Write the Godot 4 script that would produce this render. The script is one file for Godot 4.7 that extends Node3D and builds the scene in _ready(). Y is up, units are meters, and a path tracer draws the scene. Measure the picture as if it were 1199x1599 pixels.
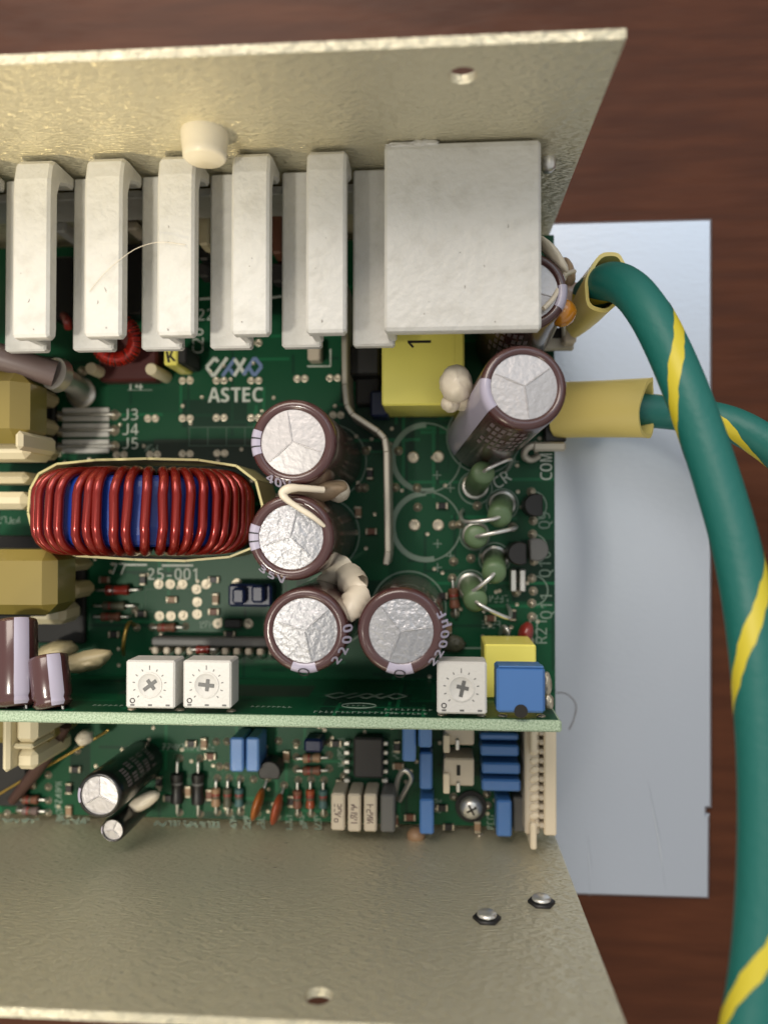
extends Node3D
# A power supply seen from straight above: lengths are in millimetres here (the main board's top face is y = 0) and become metres on commit.

const MM := 0.001
var rng := RandomNumberGenerator.new()
var taken := {}
var M := {}
var X := {}

class Shape:
	var v := PackedVector3Array()
	var n := PackedVector3Array()
	var t := PackedVector2Array()
	func tri(a: Vector3, b: Vector3, c: Vector3, na: Vector3, nb: Vector3, nc: Vector3) -> void:
		if (b - a).cross(c - a).dot(na + nb + nc) > 0.0:
			v.append_array([a, c, b]); n.append_array([na, nc, nb])
		else:
			v.append_array([a, b, c]); n.append_array([na, nb, nc])
	func quad(a: Vector3, b: Vector3, c: Vector3, d: Vector3, nn: Vector3) -> void:
		var m := nn.normalized()
		tri(a, b, c, m, m, m); tri(a, c, d, m, m, m)
	func quad4(a: Vector3, b: Vector3, c: Vector3, d: Vector3, na: Vector3, nb: Vector3, nc: Vector3, nd: Vector3) -> void:
		tri(a, b, c, na, nb, nc); tri(a, c, d, na, nc, nd)
	func box(c: Vector3, size: Vector3, bevel := 0.0, xf := Transform3D()) -> Shape:
		var h := size / 2.0
		var b: float = min(bevel, min(h.x, min(h.y, h.z)) * 0.95)
		var at := func(axis: int, s: Vector3) -> Vector3:
			var p := Vector3(s.x * (h.x - b), s.y * (h.y - b), s.z * (h.z - b))
			p[axis] = s[axis] * h[axis]
			return xf * (c + p)
		for a in 3:
			var e := (a + 1) % 3
			var f := (a + 2) % 3
			for sa in [-1.0, 1.0]:
				var s := []
				for q in [[-1, -1], [1, -1], [1, 1], [-1, 1]]:
					var w := Vector3.ZERO
					w[a] = sa; w[e] = q[0]; w[f] = q[1]
					s.append(at.call(a, w))
				var nn := Vector3.ZERO
				nn[a] = sa
				quad(s[0], s[1], s[2], s[3], xf.basis * nn)
				if b > 0.0:
					for se in [-1.0, 1.0]:
						var w0 := Vector3.ZERO
						w0[a] = sa; w0[e] = se; w0[f] = -1
						var w1 := w0
						w1[f] = 1
						var ne := Vector3.ZERO
						ne[a] = sa; ne[e] = se
						quad(at.call(a, w0), at.call(a, w1), at.call(e, w1), at.call(e, w0), xf.basis * ne)
		if b > 0.0:
			for sx in [-1.0, 1.0]:
				for sy in [-1.0, 1.0]:
					for sz in [-1.0, 1.0]:
						var s3 := Vector3(sx, sy, sz)
						var nn2: Vector3 = (xf.basis * s3).normalized()
						tri(at.call(0, s3), at.call(1, s3), at.call(2, s3), nn2, nn2, nn2)
		return self
	func lathe(profile: Array, segs := 32, xf := Transform3D(), a0 := 0.0, a1 := TAU) -> Shape:
		var k := profile.size() - 1
		var sn := []
		for i in k:
			var d: Vector2 = profile[i + 1] - profile[i]
			sn.append(Vector2(d.y, -d.x).normalized())
		for i in k:
			var n0: Vector2 = sn[i]
			var n1: Vector2 = sn[i]
			if i > 0 and sn[i - 1].dot(sn[i]) > 0.6:
				n0 = (sn[i - 1] + sn[i]).normalized()
			if i < k - 1 and sn[i + 1].dot(sn[i]) > 0.6:
				n1 = (sn[i + 1] + sn[i]).normalized()
			var p: Vector2 = profile[i]
			var q: Vector2 = profile[i + 1]
			for j in segs:
				var u0 := a0 + (a1 - a0) * j / segs
				var u1 := a0 + (a1 - a0) * (j + 1) / segs
				var c0 := Vector2(cos(u0), sin(u0))
				var c1 := Vector2(cos(u1), sin(u1))
				var A := xf * Vector3(p.x * c0.x, p.y, p.x * c0.y)
				var B := xf * Vector3(q.x * c0.x, q.y, q.x * c0.y)
				var C := xf * Vector3(q.x * c1.x, q.y, q.x * c1.y)
				var D := xf * Vector3(p.x * c1.x, p.y, p.x * c1.y)
				var nA := xf.basis * Vector3(n0.x * c0.x, n0.y, n0.x * c0.y)
				var nB := xf.basis * Vector3(n1.x * c0.x, n1.y, n1.x * c0.y)
				var nC := xf.basis * Vector3(n1.x * c1.x, n1.y, n1.x * c1.y)
				var nD := xf.basis * Vector3(n0.x * c1.x, n0.y, n0.x * c1.y)
				if q.x > 1e-6:
					tri(A, B, C, nA, nB, nC)
				if p.x > 1e-6:
					tri(A, C, D, nA, nC, nD)
		return self
	func tube(pts: Array, r, segs := 8, closed := false, caps := true) -> Shape:
		var k := pts.size()
		var tan := []
		for i in k:
			var a: Vector3 = pts[(i - 1 + k) % k] if closed or i > 0 else pts[i]
			var b: Vector3 = pts[(i + 1) % k] if closed or i < k - 1 else pts[i]
			tan.append((b - a).normalized())
		var up := Vector3.UP if absf(tan[0].y) < 0.9 else Vector3.RIGHT
		var e: Vector3 = (up - tan[0] * up.dot(tan[0])).normalized()
		var rings := []
		var norms := []
		for i in k:
			e = (e - tan[i] * e.dot(tan[i])).normalized()
			var f: Vector3 = tan[i].cross(e)
			var rr: float = r[i] if r is Array else r
			var ring := []
			var nr := []
			for j in segs:
				var ang := TAU * j / segs
				var d := e * cos(ang) + f * sin(ang)
				ring.append(pts[i] + d * rr)
				nr.append(d)
			rings.append(ring); norms.append(nr)
		for i in (k if closed else k - 1):
			var i1 := (i + 1) % k
			for j in segs:
				var j1 := (j + 1) % segs
				quad4(rings[i][j], rings[i1][j], rings[i1][j1], rings[i][j1], norms[i][j], norms[i1][j], norms[i1][j1], norms[i][j1])
		if caps and not closed:
			for j in range(1, segs - 1):
				tri(rings[0][0], rings[0][j], rings[0][j + 1], -tan[0], -tan[0], -tan[0])
				tri(rings[k - 1][0], rings[k - 1][j], rings[k - 1][j + 1], tan[k - 1], tan[k - 1], tan[k - 1])
		return self
	func ball(c: Vector3, r: Vector3, basis := Basis(), lump := 0.0, seed_ := 0, rows := 10, cols := 16) -> Shape:
		var nz := FastNoiseLite.new()
		nz.seed = seed_
		nz.frequency = 0.9
		var grid := []
		for i in rows + 1:
			var row := []
			var th := PI * i / rows
			for j in cols + 1:
				var ph := TAU * (j % cols) / cols
				var d := Vector3(sin(th) * cos(ph), cos(th), sin(th) * sin(ph))
				var s := 1.0 + lump * nz.get_noise_3dv(d * 1.6)
				row.append(c + basis * (d * r * s))
			grid.append(row)
		var nor := func(i: int, j: int) -> Vector3:
			var jm := (j - 1 + cols) % cols
			var jp := (j + 1) % cols
			var a: Vector3 = grid[min(i + 1, rows)][j % cols] - grid[max(i - 1, 0)][j % cols]
			var b: Vector3 = grid[i][jp] - grid[i][jm]
			var m := a.cross(b)
			var out: Vector3 = grid[i][j % cols] - c
			if m.length() < 1e-9:
				return out.normalized()
			m = m.normalized()
			return m if m.dot(out) > 0 else -m
		for i in rows:
			for j in cols:
				quad4(grid[i][j], grid[i + 1][j], grid[i + 1][j + 1], grid[i][j + 1], nor.call(i, j), nor.call(i + 1, j), nor.call(i + 1, j + 1), nor.call(i, j + 1))
		return self
	func prism(poly: Array, y0: float, y1: float, bevel := 0.0) -> Shape:   # a plan outline (x, z) with straight sides and a chamfered top edge
		var pv := PackedVector2Array(poly)
		if Geometry2D.is_polygon_clockwise(pv):
			pv.reverse()
		var top := pv
		if bevel > 0.0:
			var got := Geometry2D.offset_polygon(pv, -bevel, Geometry2D.JOIN_MITER)
			if got.size() == 1 and got[0].size() == pv.size():
				var best := 0
				for i in got[0].size():
					if got[0][i].distance_to(pv[0]) < got[0][best].distance_to(pv[0]):
						best = i
				top = PackedVector2Array()
				for i in got[0].size():
					top.append(got[0][(best + i) % got[0].size()])
				if Geometry2D.is_polygon_clockwise(top) != Geometry2D.is_polygon_clockwise(pv):
					top = pv; bevel = 0.0
			else:
				bevel = 0.0
		var idx := Geometry2D.triangulate_polygon(top)
		for i in range(0, idx.size(), 3):
			var q := [top[idx[i]], top[idx[i + 1]], top[idx[i + 2]]]
			tri(Vector3(q[0].x, y1, q[0].y), Vector3(q[1].x, y1, q[1].y), Vector3(q[2].x, y1, q[2].y), Vector3.UP, Vector3.UP, Vector3.UP)
		idx = Geometry2D.triangulate_polygon(pv)
		for i in range(0, idx.size(), 3):
			var q2 := [pv[idx[i]], pv[idx[i + 1]], pv[idx[i + 2]]]
			tri(Vector3(q2[0].x, y0, q2[0].y), Vector3(q2[1].x, y0, q2[1].y), Vector3(q2[2].x, y0, q2[2].y), Vector3.DOWN, Vector3.DOWN, Vector3.DOWN)
		for i in pv.size():
			var a := pv[i]
			var b := pv[(i + 1) % pv.size()]
			var d := (b - a).normalized()
			var o := Vector3(d.y, 0, -d.x)
			quad(Vector3(a.x, y0, a.y), Vector3(b.x, y0, b.y), Vector3(b.x, y1 - bevel, b.y), Vector3(a.x, y1 - bevel, a.y), o)
			if bevel > 0.0:
				var a2 := top[i]
				var b2 := top[(i + 1) % top.size()]
				quad(Vector3(a.x, y1 - bevel, a.y), Vector3(b.x, y1 - bevel, b.y), Vector3(b2.x, y1, b2.y), Vector3(a2.x, y1, a2.y), o + Vector3.UP)
		return self
	func ribbon(pts: Array, w: float, y: float, closed := false) -> Shape:   # a printed line lying flat
		var k := pts.size()
		var L := []
		var R := []
		for i in k:
			var a: Vector2 = pts[(i - 1 + k) % k] if closed or i > 0 else pts[i]
			var b: Vector2 = pts[(i + 1) % k] if closed or i < k - 1 else pts[i]
			var d := (b - a).normalized()
			var o := Vector2(-d.y, d.x) * w / 2.0
			L.append(pts[i] + o); R.append(pts[i] - o)
		for i in (k if closed else k - 1):
			var j := (i + 1) % k
			quad(Vector3(L[i].x, y, L[i].y), Vector3(L[j].x, y, L[j].y), Vector3(R[j].x, y, R[j].y), Vector3(R[i].x, y, R[i].y), Vector3.UP)
		return self
	func extrude(poly: Array, z0: float, z1: float, axis := 2) -> Shape:   # an outline (x, y) pushed along z
		var pv := PackedVector2Array(poly)
		if Geometry2D.is_polygon_clockwise(pv):
			pv.reverse()
		var idx := Geometry2D.triangulate_polygon(pv)
		for e in [[z0, -1.0], [z1, 1.0]]:
			for i in range(0, idx.size(), 3):
				var nn := Vector3(0, 0, e[1])
				tri(Vector3(pv[idx[i]].x, pv[idx[i]].y, e[0]), Vector3(pv[idx[i + 1]].x, pv[idx[i + 1]].y, e[0]), Vector3(pv[idx[i + 2]].x, pv[idx[i + 2]].y, e[0]), nn, nn, nn)
		for i in pv.size():
			var a := pv[i]
			var b := pv[(i + 1) % pv.size()]
			var d := (b - a).normalized()
			quad(Vector3(a.x, a.y, z0), Vector3(b.x, b.y, z0), Vector3(b.x, b.y, z1), Vector3(a.x, a.y, z1), Vector3(d.y, -d.x, 0))
		return self
	func commit() -> ArrayMesh:
		var a := []
		a.resize(Mesh.ARRAY_MAX)
		var s := PackedVector3Array()
		for p in v:
			s.append(p * 0.001)
		a[Mesh.ARRAY_VERTEX] = s
		a[Mesh.ARRAY_NORMAL] = n
		if t.size() == v.size():
			a[Mesh.ARRAY_TEX_UV] = t
		var m := ArrayMesh.new()
		m.add_surface_from_arrays(Mesh.PRIMITIVE_TRIANGLES, a)
		return m

func S() -> Shape:
	return Shape.new()

func numbered(parent: Node, called: String) -> String:
	var key := str(parent.get_instance_id()) + called
	taken[key] = taken.get(key, -1) + 1
	return called if taken[key] == 0 else "%s_%03d" % [called, taken[key]]

func thing(called: String, label: String, category: String, at := Vector3.ZERO, group := "") -> Node3D:
	var o := Node3D.new()
	o.name = numbered(self, called)
	add_child(o)
	o.position = at * MM
	o.set_meta("label", label)
	o.set_meta("category", category)
	if group:
		o.set_meta("group", group)
	return o

func comp(parent: Node3D, called: String, at := Vector3.ZERO, label := "", basis := Basis()) -> Node3D:
	var o := Node3D.new()
	o.name = numbered(parent, called)
	parent.add_child(o)
	o.transform = Transform3D(basis, at * MM)
	if label:
		o.set_meta("label", label)
	return o

func part(parent: Node3D, called: String, what, m: Material, at := Vector3.ZERO, label := "", basis := Basis()) -> MeshInstance3D:
	var o := MeshInstance3D.new()
	o.name = numbered(parent, called)
	o.mesh = what.commit() if what is Shape else what
	o.material_override = m
	o.transform = Transform3D(basis, at * MM)
	parent.add_child(o)
	if label:
		o.set_meta("label", label)
	return o

func stuff(o: Node3D) -> Node3D:
	o.set_meta("kind", "stuff")
	return o

func rgb(r: float, g: float, b: float) -> Color:
	return Color(r / 255.0, g / 255.0, b / 255.0)

func mat(c: Color, rough := 0.5, metal := 0.0, coat := 0.0) -> StandardMaterial3D:
	var m := StandardMaterial3D.new()
	m.albedo_color = c
	m.roughness = rough
	m.metallic = metal
	if coat > 0.0:
		m.clearcoat_enabled = true
		m.clearcoat = coat
		m.clearcoat_roughness = 0.12
	return m

func noise_tex(freq: float, seed_: int, normal := false, strength := 4.0, ramp: Array = [], octaves := 4, size := 256, kind := FastNoiseLite.TYPE_SIMPLEX_SMOOTH) -> NoiseTexture2D:
	var f := FastNoiseLite.new()
	f.seed = seed_
	f.frequency = freq
	f.noise_type = kind
	f.fractal_octaves = octaves
	var t := NoiseTexture2D.new()
	t.width = size
	t.height = size
	t.seamless = true
	t.noise = f
	if normal:
		t.as_normal_map = true
		t.bump_strength = strength
	elif ramp.size():
		var g := Gradient.new()
		var offs := PackedFloat32Array()
		var cols := PackedColorArray()
		for e in ramp:
			offs.append(e[0]); cols.append(e[1])
		g.offsets = offs
		g.colors = cols
		t.color_ramp = g
	return t

func tri(m: StandardMaterial3D, tile_mm: Vector3, world := false) -> StandardMaterial3D:
	m.uv1_triplanar = true
	m.uv1_world_triplanar = world
	m.uv1_scale = Vector3(1000.0 / tile_mm.x, 1000.0 / tile_mm.y, 1000.0 / tile_mm.z)
	m.uv1_triplanar_sharpness = 4.0
	return m

func bumped(m: StandardMaterial3D, t: Texture2D, s: float) -> StandardMaterial3D:
	m.normal_enabled = true
	m.normal_texture = t
	m.normal_scale = s
	return m

func frame(y: Vector3) -> Basis:    # local y along the given way, local x as near east as it can be
	var w := y.normalized()
	var x := Vector3.RIGHT if absf(w.x) < 0.9 else Vector3.BACK
	x = (x - w * x.dot(w)).normalized()
	return Basis(x, w, x.cross(w))

func v2(p: Vector3) -> Vector2:
	return Vector2(p.x, p.z)

func text(parent: Node3D, called: String, s: String, at: Vector3, height: float, m: Material, turn := 0.0, bold := true, squeeze := 1.0, lay := Basis(Vector3.RIGHT, Vector3.FORWARD, Vector3.UP)) -> MeshInstance3D:
	var tm := TextMesh.new()
	var f := SystemFont.new()
	f.font_names = PackedStringArray(["Droid Sans" if bold else "Droid Sans Mono"])
	f.font_weight = 700 if bold else 400
	tm.font = f
	tm.text = s
	tm.font_size = 32
	tm.pixel_size = height / 23.0 * MM
	tm.depth = 0.02 * MM
	var b := Basis(Vector3.UP, turn) * lay * Basis.from_scale(Vector3(squeeze, 1, 1))
	return part(parent, called, tm, m, at, "", b)

func ring_pts(c: Vector2, r: float, a0 := 0.0, a1 := TAU, k := 40) -> Array:
	var out := []
	for i in k + 1:
		var a := a0 + (a1 - a0) * i / k
		out.append(c + Vector2(cos(a), sin(a)) * r)
	return out

func curve(pts: Array, per := 8) -> Array:      # a smooth line through the points
	var out := []
	for i in pts.size() - 1:
		var p0: Vector3 = pts[max(i - 1, 0)]
		var p1: Vector3 = pts[i]
		var p2: Vector3 = pts[i + 1]
		var p3: Vector3 = pts[min(i + 2, pts.size() - 1)]
		for k in per:
			out.append(p1.cubic_interpolate(p2, p0, p3, float(k) / per))
	out.append(pts[-1])
	return out


# ---------------------------------------------------------------- scene

func _ready() -> void:
	rng.seed = 7
	camera_and_light()
	materials()
	setting()
	chassis()
	var board := circuit_board()
	pads(board)
	print_on_board(board)
	capacitors(board)
	inductors(board)
	north_parts(board)
	east_parts(board)
	west_parts(board)
	middle_parts(board)
	south_parts(board)
	small_chips(board)
	control_board()
	heat_sink()
	wires()
	fibres()

func camera_and_light() -> void:
	var cam := Camera3D.new()
	cam.name = "camera"
	cam.transform = Transform3D(Basis(Vector3(0.997702, -0.067753, -0.000522), Vector3(0.000522, 0.015379, -0.999882), Vector3(0.067753, 0.997584, 0.015379)), Vector3(0, 160, 0) * MM)
	cam.fov = 67.347
	cam.near = 0.005
	cam.far = 20.0
	var lens := CameraAttributesPhysical.new()
	lens.frustum_focal_length = 18.01
	lens.frustum_focus_distance = 0.134
	lens.exposure_aperture = 6.5
	lens.frustum_near = 0.005
	lens.frustum_far = 20.0
	cam.attributes = lens
	add_child(cam)
	cam.fov = 67.347
	cam.current = true
	var env := Environment.new()
	env.background_mode = Environment.BG_COLOR
	env.background_color = Color(0.54, 0.535, 0.525).linear_to_srgb()
	env.tonemap_mode = Environment.TONE_MAPPER_LINEAR
	env.tonemap_exposure = 1.0
	env.sdfgi_enabled = true
	env.ssao_enabled = true
	env.ssil_enabled = true
	var we := WorldEnvironment.new()
	we.name = "environment"
	we.environment = env
	add_child(we)
	# a warm lamp, south-west overhead; its cone fades out over the eastern half, which stays in the room's light
	var lamp := SpotLight3D.new()
	lamp.name = "table_lamp"
	lamp.light_color = Color(1.0, 0.97, 0.91)
	lamp.light_energy = 0.04
	lamp.light_size = 0.012
	lamp.spot_angle = 38.0
	lamp.spot_angle_attenuation = 0.3
	lamp.spot_range = 4.0
	lamp.spot_attenuation = 2.0
	lamp.shadow_enabled = true
	add_child(lamp)
	lamp.look_at_from_position(Vector3(-0.11, 0.28, 0.06), Vector3(-0.19, 0.0, -0.01))
	# the pale window light of the room, from the north-west
	var win := AreaLight3D.new()
	win.name = "window_light"
	win.area_size = Vector2(0.8, 0.6)
	win.light_color = Color(1.0, 0.95, 0.9)
	win.light_energy = 1.25
	win.area_range = 6.0
	win.shadow_enabled = true
	add_child(win)
	win.look_at_from_position(Vector3(-0.35, 1.1, -0.85), Vector3.ZERO)

	# a small round-the-corner ceiling lamp, seen only as a soft sheen on the metal plate
	var sheen := AreaLight3D.new()
	sheen.name = "ceiling_light"
	sheen.area_size = Vector2(0.12, 0.12)
	sheen.light_color = Color(1.0, 0.98, 0.92)
	sheen.light_energy = 0.022
	sheen.area_range = 6.0
	sheen.shadow_enabled = true
	add_child(sheen)
	sheen.look_at_from_position(Vector3(0.26, 1.1, 0.0), Vector3(0.261, 0.0, 0.0), Vector3.FORWARD)
	# a cool window in the north-east
	var cool := AreaLight3D.new()
	cool.name = "far_window_light"
	cool.area_size = Vector2(0.5, 0.5)
	cool.light_color = Color(0.85, 0.93, 1.0)
	cool.light_energy = 0.12
	cool.area_range = 6.0
	cool.shadow_enabled = true
	add_child(cool)
	cool.look_at_from_position(Vector3(0.42, 0.95, -0.6), Vector3.ZERO)
	# a second, smaller window low in the south-west
	var low := AreaLight3D.new()
	low.name = "side_window_light"
	low.area_size = Vector2(0.25, 0.25)
	low.light_color = Color(1.0, 0.94, 0.82)
	low.light_energy = 0.2
	low.area_range = 6.0
	low.shadow_enabled = true
	add_child(low)
	low.look_at_from_position(Vector3(-0.4, 0.6, 0.8), Vector3.ZERO)

	# a narrow warm beam from the south-west that reaches over the southern wall to the western part of the northern one
	var beam := SpotLight3D.new()
	beam.name = "reading_lamp"
	beam.light_color = Color(1.0, 0.9, 0.68)
	beam.light_energy = 0.8
	beam.light_size = 0.02
	beam.spot_angle = 6.5
	beam.spot_angle_attenuation = 0.15
	beam.spot_range = 4.0
	beam.spot_attenuation = 2.0
	beam.shadow_enabled = true
	add_child(beam)
	beam.look_at_from_position(Vector3(-0.42, 0.27, 0.9), Vector3(-0.146, 0.045, -0.062))

func materials() -> void:
	var fine := noise_tex(0.05, 3, true, 6.0)
	var crumple := noise_tex(0.03, 5, true, 10.0)
	var mottle := noise_tex(0.02, 9, false, 0, [[0.0, Color(0.78, 0.77, 0.75)], [0.45, Color(0.97, 0.97, 0.96)], [1.0, Color(1, 1, 1)]])
	X.fine = fine
	X.crumple = crumple
	# painted white fins: a little grey wear in the paint
	var scuff := noise_tex(0.012, 21, false, 0, [[0.0, Color(0.94, 0.937, 0.93)], [0.3, Color(0.985, 0.984, 0.98)], [0.5, Color(1, 1, 1)], [1.0, Color(1, 1, 1)]], 5, 512)
	M.fin = bumped(tri(mat(rgb(203, 202, 197), 0.42), Vector3(34, 34, 34)), noise_tex(0.035, 8, true, 5.0, [], 4, 512), 0.3)
	M.fin.albedo_texture = scuff
	M.scuff = mat(rgb(150, 145, 138), 0.6)
	# chromated aluminium, rolled along x
	M.gold = bumped(tri(mat(rgb(220, 213, 186), 0.36, 0.6), Vector3(60, 11, 11)), noise_tex(0.045, 31, true, 16.0, [], 5, 512), 0.46)
	M.gold.roughness_texture = noise_tex(0.02, 33, false, 0, [[0.0, Color(0.75, 0.75, 0.75)], [1.0, Color(1, 1, 1)]])
	M.plate = bumped(tri(mat(rgb(194, 200, 209), 0.34, 0.88), Vector3(90, 90, 40)), noise_tex(0.06, 41, true, 3.0, [], 4, 512), 0.05)
	M.wood = tri(mat(rgb(255, 255, 255), 0.42, 0.0, 0.0), Vector3(300, 40, 40))
	M.wood.metallic_specular = 0.3
	M.wood.albedo_texture = noise_tex(0.014, 51, false, 0, [[0.0, rgb(66, 34, 18)], [0.4, rgb(73, 39, 21)], [0.62, rgb(78, 42, 23)], [1.0, rgb(86, 48, 27)]], 5, 512)
	bumped(M.wood, noise_tex(0.05, 52, true, 2.0), 0.15)
	# circuit board
	M.mask = mat(Color.WHITE, 0.4)
	M.mask.metallic_specular = 0.33
	M.mask.albedo_texture = mask_picture()
	M.mask.uv1_triplanar = true
	M.mask.uv1_scale = Vector3(1000.0 / 128.0, 1000.0 / 128.0, 1000.0 / 128.0)
	M.mask.uv1_offset = Vector3(0.75, 0.5, 0.5)
	M.mask.uv1_triplanar_sharpness = 8.0
	M.glass = bumped(tri(mat(rgb(186, 196, 176), 0.6), Vector3(6, 6, 6)), fine, 0.6)
	M.glass.albedo_texture = noise_tex(0.06, 61, false, 0, [[0.0, Color(0.6, 0.68, 0.6)], [0.6, Color(0.95, 1, 0.95)], [1.0, Color(1, 1, 1)]])
	M.silk = mat(rgb(205, 210, 200), 0.6)
	M.silk_dim = mat(rgb(120, 140, 125), 0.6)
	M.silk_faint = mat(rgb(66, 92, 76), 0.6)
	M.silk_blue = mat(rgb(108, 130, 170), 0.6)
	M.ink = mat(rgb(28, 26, 24), 0.6)
	M.solder = bumped(tri(mat(rgb(186, 176, 156), 0.32, 0.7), Vector3(4, 4, 4)), fine, 0.4)
	M.steel = mat(rgb(218, 216, 210), 0.3, 0.75)
	M.tin = mat(rgb(214, 212, 205), 0.38, 0.9)
	M.hole = mat(rgb(30, 27, 22), 0.7)
	# capacitors
	M.sleeve = mat(rgb(74, 44, 43), 0.24, 0.0, 0.6)
	M.sleeve_dark = mat(rgb(64, 40, 38), 0.3, 0.0, 0.5)
	M.sleeve_black = mat(rgb(20, 20, 20), 0.3, 0.0, 0.4)
	M.band = mat(rgb(172, 166, 184), 0.35, 0.0, 0.4)
	M.foil = bumped(tri(mat(rgb(178, 178, 181), 0.4, 0.9), Vector3(11, 11, 11)), crumple, 0.32)
	M.foil_plain = bumped(tri(mat(rgb(186, 183, 183), 0.45, 0.65), Vector3(12, 12, 12)), crumple, 0.12)
	M.glue = mat(rgb(224, 212, 190), 0.45, 0.0, 0.2)
	M.glue_tan = mat(rgb(178, 152, 122), 0.5)
	# wound parts
	M.enamel = mat(rgb(128, 28, 20), 0.25, 0.5, 0.3)
	M.enamel_bright = mat(rgb(196, 44, 28), 0.26, 0.45, 0.6)
	M.core_blue = mat(rgb(18, 52, 134), 0.4)
	M.core_red = mat(rgb(70, 22, 20), 0.5)
	M.tape = mat(rgb(132, 116, 56), 0.28, 0.0, 0.6)
	M.tape_pale = mat(rgb(196, 186, 130), 0.4)
	M.bobbin = mat(rgb(216, 204, 170), 0.45)
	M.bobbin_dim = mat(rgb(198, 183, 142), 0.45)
	M.ferrite = mat(rgb(26, 25, 24), 0.6)
	M.brown_tube = mat(rgb(104, 88, 84), 0.4)
	M.strap = mat(rgb(74, 50, 44), 0.5)
	M.copper_wire = mat(rgb(168, 140, 70), 0.3, 0.7)
	# boxes and beads
	M.yellow = mat(rgb(240, 230, 112), 0.4, 0.0, 0.2)
	M.blue = mat(rgb(66, 112, 172), 0.36, 0.0, 0.4)
	M.blue_pale = mat(rgb(84, 130, 192), 0.3, 0.0, 0.5)
	M.navy = mat(rgb(22, 34, 70), 0.4)
	M.white_box = bumped(tri(mat(rgb(203, 201, 195), 0.45), Vector3(10, 10, 10)), fine, 0.2)
	M.grey_box = mat(rgb(96, 96, 94), 0.5)
	M.beige_box = mat(rgb(196, 184, 164), 0.5)
	M.cream = mat(rgb(220, 206, 180), 0.5)
	M.black = mat(rgb(22, 21, 21), 0.45)
	M.chip = mat(rgb(52, 50, 50), 0.6)
	M.green_body = mat(rgb(96, 120, 84), 0.42)
	M.orange_disc = mat(rgb(150, 84, 30), 0.4, 0.0, 0.3)
	M.rust_disc = mat(rgb(146, 66, 34), 0.4, 0.0, 0.3)
	M.amber = mat(rgb(196, 126, 26), 0.22, 0.0, 0.8)
	M.pink_bead = mat(rgb(196, 168, 150), 0.3, 0.0, 0.5)
	M.red_bead = mat(rgb(128, 40, 34), 0.35, 0.0, 0.4)
	M.tan_body = mat(rgb(150, 120, 92), 0.5)
	M.teal_body = mat(rgb(64, 96, 96), 0.5)
	M.brown_body = mat(rgb(112, 72, 54), 0.5)
	M.drab_body = mat(rgb(76, 76, 60), 0.5)
	M.red_glass = mat(rgb(120, 34, 26), 0.25, 0.0, 0.6)
	M.bus = mat(rgb(176, 170, 156), 0.42, 0.5)
	M.peg = mat(rgb(214, 206, 186), 0.4, 0.0, 0.2)
	# wires
	M.wire_green = bumped(tri(mat(rgb(17, 102, 94), 0.5), Vector3(18, 18, 18)), noise_tex(0.03, 71, true, 4.0), 0.2)
	M.wire_yellow = mat(rgb(206, 190, 48), 0.45)
	M.boot = mat(rgb(222, 204, 122), 0.42, 0.0, 0.2)
	M.boot.backlight_enabled = true
	M.boot.backlight = Color(0.35, 0.3, 0.15)
	M.print_dim = mat(rgb(118, 104, 106), 0.4)
	M.hair = mat(rgb(214, 206, 190), 0.6)
	M.hair_dark = mat(rgb(110, 92, 84), 0.6)

func mask_picture() -> ImageTexture:
	# solder mask over copper: pours, tracks and the darker bare laminate between them
	var n := 1024
	var im := Image.create(n, n, false, Image.FORMAT_RGB8)
	var base := rgb(12, 73, 45)
	var bare := rgb(10, 50, 33)
	var olive := rgb(38, 52, 42)
	im.fill(base)
	var r := RandomNumberGenerator.new()
	r.seed = 11
	for i in 34:
		var w := r.randi_range(30, 190)
		var h := r.randi_range(20, 130)
		im.fill_rect(Rect2i(r.randi_range(-40, n), r.randi_range(-40, n), w, h), [bare, base, bare, rgb(12, 68, 43)][i % 4])
	for i in 220:
		var x := r.randi_range(0, n)
		var y := r.randi_range(0, n)
		var c: Color = [rgb(22, 98, 62), rgb(10, 58, 38)][i % 2]
		var L := r.randi_range(30, 170)
		if i % 3:
			im.fill_rect(Rect2i(x, y, L, 5), c)
		else:
			im.fill_rect(Rect2i(x, y, 5, L), c)
	# the olive ground pour round the middle of the board (x -55 .. -25, z -17 .. -8)
	im.fill_rect(Rect2i(int((-60 + 96) * 8), int((-18 + 64) * 8), 290, 80), olive)
	return ImageTexture.create_from_image(im)

# ---------------------------------------------------------------- setting, plate, chassis

func setting() -> void:
	var t := part(self, "table", S().box(Vector3(0, -30.8, 0), Vector3(1400, 38, 900), 2.0), M.wood)
	t.set_meta("kind", "structure")
	t.set_meta("label", "reddish brown wooden table top under everything")
	t.set_meta("category", "table")
	var plate := thing("metal_plate", "flat silvery sheet metal plate lying on the wooden table under the chassis", "metal plate", Vector3(0, -11.7, 0))
	var h := -10.2
	var out := [Vector2(59.79, -66.45), Vector2(59.04, 61.09), Vector2(57.97, 61.12), Vector2(57.96, 62.35), Vector2(58.63, 62.33), Vector2(58.39, 80.47), Vector2(-90, 81), Vector2(-90, -66.37)]
	part(plate, "sheet", S().prism(out, 0.02, 1.5, 0.6), M.plate)
	# two shallow creases in the sheet
	for c in [[Vector2(32.64, 66.87), Vector2(33.01, 80.63)], [Vector2(45.34, 54.85), Vector2(49.28, 79.41)]]:
		var a := Vector3(c[0].x, 1.5, c[0].y)
		var b := Vector3(c[1].x, 1.5, c[1].y)
		part(plate, "crease", S().tube([a, (a + b) / 2 + Vector3(0.3, 0, 0), b], [0.02, 0.3, 0.02], 6), M.plate)

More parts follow.
